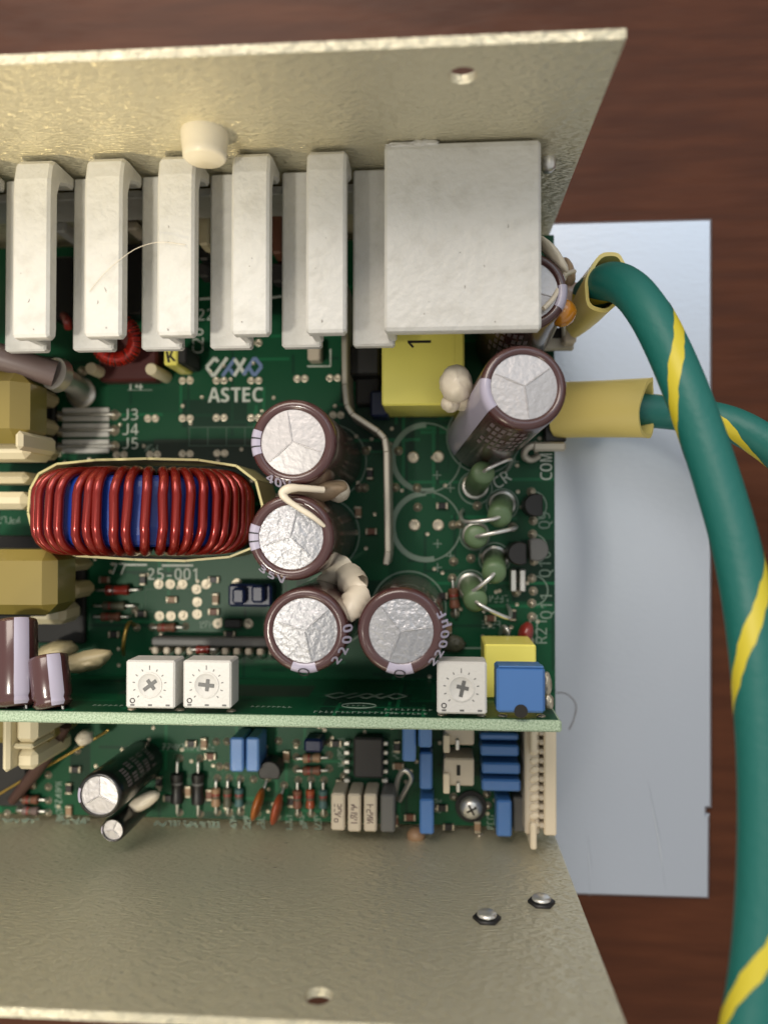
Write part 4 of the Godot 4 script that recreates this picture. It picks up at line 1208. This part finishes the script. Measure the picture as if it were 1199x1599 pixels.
func south_parts(b: Node3D) -> void:
	# pair of blue film capacitors
	boxcap(b, [-39.81, 46.23, 2.75, 6.82], 8.0, M.blue_pale, "western one of the pair of blue film capacitors south of the control board")
	boxcap(b, [-36.63, 46.16, 2.61, 6.82], 8.0, M.blue_pale, "eastern one of the pair of blue film capacitors south of the control board")
	boxcap(b, [-5.27, 41.66, 2.6, 8.57], 11.0, M.blue_pale)
	boxcap(b, [-2.18, 40.25, 2.59, 5.85], 11.0, M.blue_pale)
	boxcap(b, [-2.04, 48.63, 2.51, 7.33], 8.0, M.blue)
	boxcap(b, [-1.91, 57.58, 2.76, 6.93], 8.0, M.blue)
	boxcap(b, [12.35, 41.93, 7.62, 1.36], 7.0, M.blue)
	boxcap(b, [12.33, 44.33, 7.44, 2.21], 8.0, M.blue)
	boxcap(b, [12.57, 47.81, 7.44, 2.2], 8.0, M.blue)
	boxcap(b, [12.62, 51.11, 7.56, 2.31], 8.0, M.blue)
	boxcap(b, [13.26, 57.93, 2.98, 7.17], 7.0, M.blue)
	box_of(comp(b, "film_capacitor", Vector3.ZERO), "case", [16.51, 58.16, 2.39, 6.94], 0.4, 4.0, M.grey_box, 0.3)
	# beige and grey film capacitors in a row
	var k := 0
	for f in [[-19.44, 57.09, 2.69, 7.36], [-16.19, 57.19, 2.55, 7.48], [-13.02, 57.11, 2.54, 7.47], [-9.6, 57.15, 2.78, 7.45]]:
		boxcap(b, f, 8.0, M.beige_box if k < 3 else M.grey_box, "" if k < 3 else "dark grey film capacitor at the end of the beige row")
		if k < 3:
			var s := S()
			glyphs(s, Vector2(f[0], f[1] + 0.6), 4, 1.3, 8.03, rng, PI / 2)
			stuff(part(b, "printed_mark", s, M.brown_tube))
		k += 1
	# black diodes
	for e in [[Vector3(-54.07, 0, 49.59), Vector3(-54.02, 0, 61.03)], [Vector3(-49.66, 0, 49.5), Vector3(-49.61, 0, 61.19)]]:
		axial(b, e[0], e[1], 1.35, M.black, "diode", [M.grey_box])
	# resistors
	for e in [[Vector3(-45.93, 0, 53.58), Vector3(-45.9, 0, 60.69), M.tan_body], [Vector3(-43.46, 0, 53.52), Vector3(-43.43, 0, 60.76), M.drab_body], [Vector3(-41, 0, 53.6), Vector3(-40.97, 0, 60.56), M.teal_body], [Vector3(-28.76, 0, 53.59), Vector3(-28.74, 0, 60.64), M.brown_body], [Vector3(-26.06, 0, 53.39), Vector3(-26.04, 0, 60.57), M.rust_disc], [Vector3(-23.36, 0, 53.46), Vector3(-23.35, 0, 60.51), M.teal_body], [Vector3(-29.18, 0, 48.8), Vector3(-22.29, 0, 48.39), M.tan_body], [Vector3(-29.17, 0, 51.33), Vector3(-22.29, 0, 51.05), M.brown_body], [Vector3(-89.06, 0, 58.66), Vector3(-82.68, 0, 58.64), M.brown_body], [Vector3(-89.04, 0, 60.98), Vector3(-82.66, 0, 61.09), M.brown_tube]]:
		axial(b, e[0], e[1], 0.95, e[2], "resistor", [M.red_bead, M.drab_body])
	box_of(comp(b, "choke", Vector3.ZERO), "case", [-24.93, 45.01, 3.8, 2.76], 0.0, 5.0, M.navy, 0.5)
	disc_capacitor(b, Vector3(-35.27, 0, 53.47), Vector3(-37.43, 0, 61), 3.4, M.orange_disc, "orange brown disc capacitor in the resistor row")
	disc_capacitor(b, Vector3(-31.74, 0, 54.99), Vector3(-33.21, 0, 61.43), 3.2, M.rust_disc, "rust red disc capacitor in the resistor row")
	transistor(b, Vector3(-33.65, 0, 50.23), 6.0, PI / 2, M.black, "black transistor south of the control board")
	# the chip
	var c := comp(b, "integrated_circuit", Vector3.ZERO, "grey black chip with rows of silver pins")
	box_of(c, "case", [-13.76, 47.52, 6, 8.14], 0.7, 4.0, M.chip, 0.4)
	for i in 5:
		for s in [-1, 1]:
			var p: Vector3 = Vector3(-18.4, 0, 45.25) if s < 0 else Vector3(-10.51, 0, 45.1)
			part(c, "pin", S().box(Vector3(p.x, 1.0, p.z + i * 1.9), Vector3(1.3, 2.0, 1.0), 0.2), M.tin)
	# looped lead
	part(b, "lead_loop", S().tube(curve([Vector3(-8.37, 0, 56.02), Vector3(-7.65, 4, 51.39), Vector3(-6.27, 6, 49.18), Vector3(-5.03, 5, 50.88), Vector3(-6.13, 3, 53.89), Vector3(-7.53, 1, 56.97)], 6), 0.55, 7), M.steel)
	# tan disc by the wall
	var d := comp(b, "bead_capacitor", Vector3(-4.13, 0, 63.43), "tan bead component close to the southern wall")
	part(d, "bead", S().ball(Vector3(0, 2.4, 0), Vector3(1.9, 1.9, 1.6), Basis(), 0.06, 9), M.tan_body)
	part(d, "lead", S().tube([Vector3(1.6, 0, 0.3), Vector3(1.7, 1.8, 0.3), Vector3(1.0, 2.6, 0)], 0.35, 6), M.steel)
	# cream two-pin connectors
	for q in [[[4.49, 39.43, 5.75, 7.9], [1.97, 42.95, 1.24, 3.46], [4.08, 43.09, 0.74, 2.1]], [[4.41, 48.68, 5.87, 5.36], [1.96, 50.65, 1.24, 3.94], [4.2, 51.34, 0.74, 1.97]]]:
		var h := comp(b, "pin_connector", Vector3.ZERO)
		box_of(h, "housing", q[0], 0.2, 8.0, M.beige_box, 0.3)
		box_of(h, "latch", q[1], 0.2, 9.0, M.cream, 0.2)
		box_of(h, "pin", q[2], 0.2, 9.0, M.tin, 0.15)
		part(h, "slot", S().box(Vector3.ZERO, Vector3(0.7, 0.2, 2.0), 0.02), M.hole, Vector3(q[0][0] - 0.1, 8.05, q[0][1] - 0.4))
	# the screw with its cross recess
	var s := comp(b, "screw", Vector3(7.07, 0, 58.01), "silver cross headed screw holding the main board")
	part(s, "washer", S().lathe([Vector2(0, 0.1), Vector2(3.2, 0.1), Vector2(3.2, 0.6), Vector2(0, 0.6)], 28), M.ferrite)
	part(s, "head", S().lathe([Vector2(2.3, 0.6), Vector2(2.35, 1.2), Vector2(2.0, 2.0), Vector2(1.2, 2.5), Vector2(0, 2.7)], 28), M.steel)
	for t in [0.5, 0.5 + PI / 2]:
		part(s, "recess", S().box(Vector3(0, 2.58, 0), Vector3(2.3, 0.3, 0.42), 0.08, Transform3D(Basis(Vector3.UP, t), Vector3.ZERO)), M.hole)
	# comb connector at the corner
	var m := comp(b, "edge_connector", Vector3.ZERO, "cream connector with a wavy toothed strip at the board's corner")
	box_of(m, "side_bar", [21.79, 48.49, 2.36, 22.68], 0.2, 10.0, M.cream, 0.3)
	box_of(m, "body", [18.45, 48.77, 2.76, 22.61], 0.2, 9.0, M.beige_box, 0.3)
	for i in 12:
		part(m, "tooth", S().box(Vector3(20.35, 4.9, 38.64 + i * 1.78), Vector3(1.5, 9.4, 1.0), 0.35), M.beige_box)
		part(m, "contact", S().ball(Vector3(18.88, 9.0, 38.66 + i * 1.78), Vector3(1.0, 0.5, 0.7), Basis(Vector3.UP, 0.4), 0.2, i), M.cream)
	for f in [[18.52, 41.56, 1.2, 4.36], [18.48, 59.67, 1.2, 5.06]]:
		box_of(m, "prong", f, 0.2, 11.0, M.cream, 0.3)

# ---------------------------------------------------------------- upright control board

func trimmer(b: Node3D, f: Array, top: float, turn: float, label: String) -> void:
	var c := comp(b, "trimmer", Vector3(f[0], top, f[1]), label)
	part(c, "case", S().box(Vector3(0, -2.6, 0), Vector3(f[2], 5.2, f[3]), 0.3), M.white_box)
	part(c, "dial", S().lathe([Vector2(2.15, 0.0), Vector2(2.15, 0.14), Vector2(1.95, 0.16), Vector2(1.85, 0.03), Vector2(0, 0.03)], 36), M.white_box, Vector3(-0.1, 0, 0.1))
	for e in [turn, turn + PI / 2]:
		var s := S()
		var l := 2.7 if e == turn else 2.0
		s.box(Vector3(-0.1, 0.08 + (0.01 if e == turn else 0.0), 0.1), Vector3(l, 0.12, 0.62), 0.05, Transform3D(Basis(Vector3.UP, e), Vector3.ZERO))
		part(c, "slot", s, M.grey_box)
	var marks := S()
	for k in 11:
		var a := -PI * 1.25 + k * PI * 1.5 / 10.0
		var e := Vector2(cos(a), sin(a))
		marks.ribbon([e * 2.55 + Vector2(-0.1, 0.1), e * (3.3 if k == 5 else 2.95) + Vector2(-0.1, 0.1)], 0.16, 0.04)
	part(c, "scale_marks", marks, M.grey_box)
	part(c, "corner_mark", S().tube(ring3(Vector3(-f[2] * 0.36, 0.03, f[3] * 0.34), 0.38, 14, Vector3.UP), 0.08, 5, true), M.ink)
	var foot := S()
	for x in [-0.3, 0.0, 0.3]:
		foot.ribbon([Vector2(x * f[2] * 1.2 - 0.35, f[3] * 0.43), Vector2(x * f[2] * 1.2 + 0.35, f[3] * 0.43)], 0.3, 0.04)
	part(c, "corner_mark", foot, M.grey_box)

func control_board() -> void:
	var b := thing("control_board", "upright green control board with trimmers, its pale fibreglass edge facing up", "circuit board", Vector3.ZERO)
	var x1: float = 20.48
	var z0: float = 32.26
	var z1: float = 34.17
	part(b, "laminate", S().box(Vector3((x1 - 150) / 2, 16.6, (z0 + z1) / 2), Vector3(x1 + 150, 30.8, z1 - z0), 0.3), M.glass)
	part(b, "mask_face", S().box(Vector3((x1 - 150) / 2, 16.3, z0 - 0.03), Vector3(x1 + 149, 30.2, 0.1), 0.0), M.mask)
	part(b, "mask_face", S().box(Vector3((x1 - 150) / 2, 16.3, z1 + 0.03), Vector3(x1 + 149, 30.2, 0.1), 0.0), M.mask)
	trimmer(b, [-48.06, 27.1, 8.44, 8.05], 33.0, 0.65, "white trimmer nearest the brown capacitors on the control board")
	trimmer(b, [-38.33, 26.96, 8.23, 8.01], 33.0, -0.1, "white trimmer beside the first, its cross slot nearly level")
	trimmer(b, [4.17, 26.91, 8.14, 8.56], 33.0, 1.35, "greyer trimmer beside the blue box")
	var q := comp(b, "blue_box", Vector3.ZERO, "square blue component at the control board's eastern end")
	var f := [13.73, 27.14, 7.85, 7.38]
	box_of(q, "case", f, 27.0, 33.0, M.blue, 0.4)
	box_of(q, "rim", [13.78, 23.33, 7.34, 0.22], 31.0, 33.1, M.blue_pale, 0.1)
	part(q, "notch", S().lathe([Vector2(0, 0), Vector2(1.1, 0), Vector2(1.1, 0.12), Vector2(0, 0.12)], 20), M.hole, Vector3(f[0], 33.0, f[1] + f[3] * 0.46))
	part(q, "solder", S().ball(Vector3.ZERO, Vector3(0.9, 1.0, 2.0), Basis(), 0.3, 3), M.solder, Vector3(18.58, 28, 27.07))
	part(q, "solder", S().ball(Vector3.ZERO, Vector3(0.9, 0.8, 1.4), Basis(), 0.3, 4), M.solder, Vector3(18.89, 28, 30.09))
	# two brown capacitors lying out from the board's northern face
	lying_cap(b, Vector3(-73.07, 30, 32.01), Vector3(-75.44, 26, 17.35), 3.6, "long brown capacitor lying flat at the control board's western end")
	lying_cap(b, Vector3(-66.37, 30, 32.12), Vector3(-68.4, 28, 23.37), 3.3, "short brown capacitor lying flat beside the longer one")
	part(b, "glue_bead", S().ball(Vector3.ZERO, Vector3(5.2, 3.0, 2.0), Basis(Vector3.UP, 0.25), 0.3, 40), M.bobbin_dim, Vector3(-68.04, 14, 26.75))
	part(b, "glue_bead", S().ball(Vector3.ZERO, Vector3(4.2, 3.0, 2.0), Basis(Vector3.UP, 0.2), 0.3, 41), M.bobbin_dim, Vector3(-76.89, 8, 25.85))
	# print on the northern face: the maker's chain, an oval mark, illegible lines
	var face := Basis(Vector3.RIGHT, Vector3.FORWARD, Vector3.UP)
	lattice(b, Transform3D(face, Vector3(-20.57, 14.0, z0 - 0.1)), 5.0, 0.8, [M.silk_dim, M.silk_dim, M.silk_dim])
	var oval := []
	for k in 28:
		var a := TAU * k / 28
		oval.append(Vector3(-13.63 + cos(a) * 3.0, 24.2 + sin(a) * 1.8, z0 - 0.1))
	part(b, "printed_line", S().tube(oval, 0.14, 5, true), M.silk_dim)
	var r := RandomNumberGenerator.new()
	r.seed = 9
	for q2 in [[-13.85, 24.2, 4, 0.9], [-13.65, 29.0, 15, 1.3], [-4.5, 26.5, 9, 1.3], [-28.56, 26.0, 8, 1.0], [-4.43, 29.2, 7, 1.0], [-57.54, 27.0, 6, 1.0], [-69.66, 28.5, 8, 1.0]]:
		var s := S()
		for k in q2[2]:
			var x: float = q2[0] + (k - q2[2] / 2.0) * 0.95
			s.box(Vector3(x + r.randf_range(-0.1, 0.1), q2[1], z0 - 0.11), Vector3(0.26, q2[3], 0.03), 0.0)
			s.box(Vector3(x + 0.25, q2[1] + r.randf_range(-0.4, 0.4), z0 - 0.115), Vector3(0.45, 0.2, 0.03), 0.0)
		stuff(part(b, "printed_mark", s, M.silk_dim))
	for u in [Vector3(-44.08, 30, 32.95), Vector3(-35.13, 30, 32.8), Vector3(-52.55, 30, 33.1), Vector3(0.95, 30, 32.71), Vector3(7.58, 30, 32.59), Vector3(11.09, 30, 32.53), Vector3(17.44, 30, 32.2)]:
		part(b, "solder_pad", S().ball(Vector3.ZERO, Vector3(0.8, 0.8, 0.35), Basis(), 0.2, int(u.x)), M.solder, Vector3(u.x, 29.5, z0 - 0.1))

func lying_cap(b: Node3D, base: Vector3, tip: Vector3, r: float, label: String) -> void:
	var L := base.distance_to(tip)
	var bas := frame(tip - base)
	var c := comp(b, "small_capacitor", base, label, bas)
	var prof := [Vector2(r * 0.55, 0), Vector2(r * 0.85, 0.25), Vector2(r * 0.98, 0.8), Vector2(r * 0.9, 1.5), Vector2(r, 2.1), Vector2(r, L - 0.8), Vector2(r * 0.95, L - 0.2), Vector2(r * 0.8, L), Vector2(0, L - 0.1)]
	part(c, "sleeve", S().lathe(prof, 36), M.sleeve)
	var loc := bas.inverse() * Vector3(0.7, 0.75, 0)
	var a := atan2(loc.z, loc.x)
	var p2 := []
	for q in prof.slice(1, 7):
		p2.append(q + Vector2(0.05, 0))
	part(c, "stripe", S().lathe(p2, 10, Transform3D(), a - 0.35, a + 0.35), M.band)
	for k in [-0.5, 0.5]:
		part(c, "lead", S().tube([Vector3(k * r, 0.2, 0), Vector3(k * r, -1.0, 0)], 0.3, 6), M.tin)

# ---------------------------------------------------------------- heat sink

func heat_sink() -> void:
	var h := thing("heat_sink", "white painted heat sink with five stepped fins and a wide end block", "heat sink", Vector3.ZERO)
	var zn := -61.6
	var zl := -30.8        # southern end of the low steps
	var zu := -30.9        # southern end of the high steps
	var lo := [-76.99, -64.46, -51.96, -39.62, -26.87, -14.39, -90.52, -103.87]
	var hi0 := [-70.19, -57.87, -45.5, -33.08, -20.73, -8.22, -82.89, -95.65]
	var hi1 := [-63.79, -51.45, -39.27, -26.83, -14.24, 16.69, -76.52, -88.85]
	var names := ["westernmost fin wholly in view", "", "", "", "", "", "", ""]
	for i in 8:
		var fin := comp(h, "end_block" if i == 5 else "fin", Vector3.ZERO, "wide flat block at the eastern end" if i == 5 else "")
		var x0: float = lo[i]
		var xm: float = hi0[i] - (0.35 if i != 5 else 0.1)
		var x1: float = hi1[i] - (0.35 if i != 5 else 0.0)
		part(fin, "low_step", S().box(Vector3((x0 + xm + 1.2) / 2, 26.9, (zn + zl) / 2), Vector3(xm + 1.2 - x0, 2.2, zl - zn), 0.35), M.fin)
		var top := S()
		var g := 0.45
		# the high step in long section, rounded at both ends, pushed along x
		var sec := [Vector2(zn, 28.0), Vector2(zn, 34.2), Vector2(zn + 0.35, 35.3), Vector2(zn + 1.2, 36.2), Vector2(zn + 4.0, 36.85), Vector2(zn + 7.0, 37.0), Vector2(zu - 0.6, 37.0), Vector2(zu - 0.1, 36.7), Vector2(zu, 36.0), Vector2(zu, 34.9), Vector2(zu - 0.5, 34.2), Vector2(zu - 2.0, 34.0), Vector2(zn + 6.0, 34.0), Vector2(zn + 3.5, 33.0), Vector2(zn + 2.4, 30.0), Vector2(zn + 2.2, 28.0)]
		if i == 5:
			sec = [Vector2(zn, 31.0), Vector2(zn, 36.2), Vector2(zn + 0.4, 36.8), Vector2(zn + 1.2, 37.0), Vector2(zu - 0.7, 37.0), Vector2(zu - 0.15, 36.7), Vector2(zu, 36.0), Vector2(zu, 34.9), Vector2(zu - 0.5, 34.2), Vector2(zu - 2.0, 34.0), Vector2(zn + 4, 34.0), Vector2(zn + 2.4, 31.0)]
		extruded_x(top, sec, xm, x1, g)
		part(fin, "high_step", top, M.fin)
		part(fin, "web", S().box(Vector3(xm + 0.85, 31.0, (zn + zl) / 2 + 1.2), Vector3(1.5, 6.4, zl - zn - 4), 0.2), M.fin)
		# paint worn through to grey at spots and along the southern lip
		var n := 7 if i == 5 else 3
		for k in n:
			var at := Vector3(rng.randf_range(xm + 1.5, x1 - 2.5), 36.995, rng.randf_range(zn + 12, zu - 2))
			if k == 0:
				at.z = zu - rng.randf_range(1.0, 2.0)
			var d := Vector3(rng.randf_range(-0.6, 0.9), 0, rng.randf_range(-2.4, 2.4)) * (0.4 if k else 0.25)
			part(fin, "scuff", S().tube([at, at + d * 0.5 + Vector3(0.08, 0, 0.05), at + d], [0.03, 0.1 if k else 0.16, 0.02], 6), M.scuff)
	part(h, "back_bar", S().box(Vector3((lo[7] + hi1[5]) / 2, 18, zn + 1.0), Vector3(hi1[5] - lo[7], 10, 1.6), 0.2), M.fin)
	# torn silicone pad along the block's northern edge
	for q in [[Vector3(-4.19, 37, -61.13), Vector3(4.0, 0.5, 0.7), 60], [Vector3(-1.92, 37, -61.36), Vector3(2.4, 0.5, 0.8), 61], [Vector3(-2.64, 37, -60.97), Vector3(1.5, 0.5, 1.0), 62]]:
		part(h, "pad_scrap", S().ball(Vector3.ZERO, q[1], Basis(), 0.75, q[2], 10, 28), M.white_box, Vector3(q[0].x, q[0].y - 0.6, max(q[0].z, zn - 0.4)))

func extruded_x(s: Shape, sec: Array, x0: float, x1: float, g: float) -> void:     # a section (z, y) pushed along x, its long edges chamfered by g
	var k := sec.size()
	var pv := PackedVector2Array(sec)
	if Geometry2D.is_polygon_clockwise(pv):
		pv.reverse()
	var inner := Geometry2D.offset_polygon(pv, -g, Geometry2D.JOIN_MITER)
	var idx: PackedInt32Array
	var cap := pv
	if inner.size() == 1 and inner[0].size() == k:
		var got: PackedVector2Array = inner[0]
		var best := 0
		for i in k:
			if got[i].distance_to(pv[0]) < got[best].distance_to(pv[0]):
				best = i
		cap = PackedVector2Array()
		for i in k:
			cap.append(got[(best + i) % k])
	else:
		g = 0.0
	idx = Geometry2D.triangulate_polygon(cap)
	for e in [[x0, -1.0], [x1, 1.0]]:
		for i in range(0, idx.size(), 3):
			var nn := Vector3(e[1], 0, 0)
			s.tri(Vector3(e[0], cap[idx[i]].y, cap[idx[i]].x), Vector3(e[0], cap[idx[i + 1]].y, cap[idx[i + 1]].x), Vector3(e[0], cap[idx[i + 2]].y, cap[idx[i + 2]].x), nn, nn, nn)
	for i in k:
		var a := pv[i]
		var b := pv[(i + 1) % k]
		var d := (b - a).normalized()
		var o := Vector3(0, -d.x, d.y)
		s.quad(Vector3(x0 + g, a.y, a.x), Vector3(x0 + g, b.y, b.x), Vector3(x1 - g, b.y, b.x), Vector3(x1 - g, a.y, a.x), o)
		if g > 0.0:
			var a2 := cap[i]
			var b2 := cap[(i + 1) % k]
			s.quad(Vector3(x0 + g, a.y, a.x), Vector3(x0 + g, b.y, b.x), Vector3(x0, b2.y, b2.x), Vector3(x0, a2.y, a2.x), o + Vector3(-1, 0, 0))
			s.quad(Vector3(x1 - g, a.y, a.x), Vector3(x1 - g, b.y, b.x), Vector3(x1, b2.y, b2.x), Vector3(x1, a2.y, a2.x), o + Vector3(1, 0, 0))

# ---------------------------------------------------------------- cables

func cable(label: String, path: Array, r: float, stripe0: float, pitch: float) -> Node3D:
	var o := thing("ground_cable", label, "cable", Vector3.ZERO, "green and yellow earth cables")
	part(o, "insulation", S().tube(path, r, 28), M.wire_green)
	# the yellow stripe winds round the cable
	var tan := []
	var e := Vector3.UP
	var L := 0.0
	var rows := []
	for i in path.size():
		var t: Vector3 = (path[min(i + 1, path.size() - 1)] - path[max(i - 1, 0)]).normalized()
		e = (e - t * e.dot(t)).normalized()
		var f := t.cross(e)
		if i > 0:
			L += path[i].distance_to(path[i - 1])
		var row := []
		for k in 5:
			var a := stripe0 + TAU * L / pitch + (k - 2) * (0.16 + 0.02 * sin(L * 0.9) + 0.012 * sin(L * 2.3))
			var d := e * cos(a) + f * sin(a)
			row.append([path[i] + d * (r + 0.05), d])
		rows.append(row)
	var s := S()
	for i in rows.size() - 1:
		for k in 4:
			s.quad4(rows[i][k][0], rows[i + 1][k][0], rows[i + 1][k + 1][0], rows[i][k + 1][0], rows[i][k][1], rows[i + 1][k][1], rows[i + 1][k + 1][1], rows[i][k + 1][1])
	part(o, "stripe", s, M.wire_yellow)
	return o

func boot(o: Node3D, a: Vector3, b: Vector3, r: float, flat: Vector3, thick: float) -> void:      # a loose yellow sleeve, oval in section, open at b
	var d := (b - a).normalized()
	var u := (flat - d * flat.dot(d)).normalized()
	var w := d.cross(u)
	var L := a.distance_to(b)
	var s := S()
	var rows := [[0.0, 1.0, 0.55], [0.15, 1.02, 0.6], [0.5, 1.0, 0.66], [0.9, 1.02, 0.7], [1.0, 1.03, 0.72], [1.0, 0.9, 0.6], [0.85, 0.86, 0.57], [0.1, 0.84, 0.45]]
	var k := 36
	var P := func(q: Array, j: int) -> Vector3:
		var an := TAU * j / k
		var wob := 1.0 + 0.04 * sin(an * 3.0 + q[0] * 2.0) + 0.025 * sin(an * 7.0 + q[0] * 5.0)
		return a + d * (L * q[0] + 0.5 * sin(an * 2.0 + 0.6) * q[0]) + u * cos(an) * r * q[1] * wob + w * sin(an) * r * q[2] * thick * wob
	for i in rows.size() - 1:
		for j in k:
			var p0: Vector3 = P.call(rows[i], j)
			var p1: Vector3 = P.call(rows[i + 1], j)
			var p2: Vector3 = P.call(rows[i + 1], j + 1)
			var p3: Vector3 = P.call(rows[i], j + 1)
			var an := TAU * (j + 0.5) / k
			var out: Vector3 = u * cos(an) * rows[i][2] + w * sin(an) * rows[i][1]
			var inside := i >= 5
			var n: Vector3 = -out if inside else (d if i == 4 else out)
			if i == 4 or inside:
				s.quad(p0, p1, p2, p3, n)
			else:
				var n0: Vector3 = (u * cos(TAU * j / k) * rows[i][2] + w * sin(TAU * j / k) * rows[i][1]).normalized()
				var n1: Vector3 = (u * cos(TAU * (j + 1) / k) * rows[i][2] + w * sin(TAU * (j + 1) / k) * rows[i][1]).normalized()
				s.quad4(p0, p1, p2, p3, n0, n0, n1, n1)
	part(o, "insulating_boot", s, M.boot)

func wires() -> void:
	var pa := curve([Vector3(27.47, 13, -41.7), Vector3(28.7, 17, -42.54), Vector3(30.28, 24, -42.31), Vector3(32.33, 29, -39.39), Vector3(34.39, 33, -34.36), Vector3(36.33, 36, -28.2), Vector3(38.12, 39, -21.04), Vector3(40.1, 41, -13.38), Vector3(41.79, 43, -5.53), Vector3(43.12, 45, 2.03), Vector3(43.83, 47, 9.29), Vector3(43.82, 50, 17.02), Vector3(43.81, 52, 25.37), Vector3(43.43, 54, 34.24), Vector3(42.63, 56, 42.73), Vector3(41.43, 58, 50.85), Vector3(39.71, 60, 58.63), Vector3(37.48, 62, 66.07), Vector3(35.53, 63, 74.7), Vector3(30, 50, 125), Vector3(22, 26, 165), Vector3(18, 5, 205), Vector3(20, -6, 245), Vector3(40, -8.2, 300), Vector3(100, -8.2, 380), Vector3(220, -8.2, 430)], 8)
	var a := cable("green cable with a yellow stripe arching over the other cable, nearest the viewer", pa, 3.35, -7.04, 41.3)
	boot(a, Vector3(27.78, 10, -41.31), Vector3(30.05, 23, -42.51), 5.6, Vector3(30.53, 12, -41.19) - Vector3(34.64, 12, -51.51), 0.95)
	var pb := curve([Vector3(27.71, 6, -22.95), Vector3(32.27, 8, -22.61), Vector3(37.88, 10, -21.88), Vector3(43.89, 10, -21.33), Vector3(49.19, 12, -20.27), Vector3(54.3, 14, -18.52), Vector3(58.64, 16, -15.54), Vector3(63.24, 17, -11.35), Vector3(70.85, 15, -4.47), Vector3(112, 6, 16), Vector3(138, -5, 40), Vector3(170, -8.4, 70), Vector3(240, -8.4, 110), Vector3(340, -8.4, 120)], 8)
	var b := cable("green cable with a yellow stripe passing beneath the other in a yellow boot", pb, 3.2, 2.6, 44.0)
	boot(b, Vector3(24.01, 4, -23.16), Vector3(39.45, 14, -21.75), 5.5, Vector3(0, 0.1, 1), 1.05)

func fibres() -> void:
	var f := thing("lint_fibre", "pale curved fibre lying across two fins of the heat sink", "fibre", Vector3.ZERO)
	part(f, "strand", S().tube(curve([Vector3(-57.09, 37.2, -38.37), Vector3(-54.3, 37.4, -41.43), Vector3(-51.03, 37.5, -43.98), Vector3(-48.55, 37.5, -45.4), Vector3(-45.15, 37.4, -46.2), Vector3(-40.9, 37.3, -45.71)], 8), 0.05, 6), M.hair)
	var g := thing("hair", "short dark curled hair lying on the silvery plate", "hair", Vector3.ZERO)
	part(g, "strand", S().tube(curve([Vector3(25.99, -10, 36.78), Vector3(28.32, -10, 37.02), Vector3(30.2, -9.8, 39.16), Vector3(29.82, -10, 42.27), Vector3(28.71, -10, 44.78)], 8), 0.07, 6), M.hair_dark)
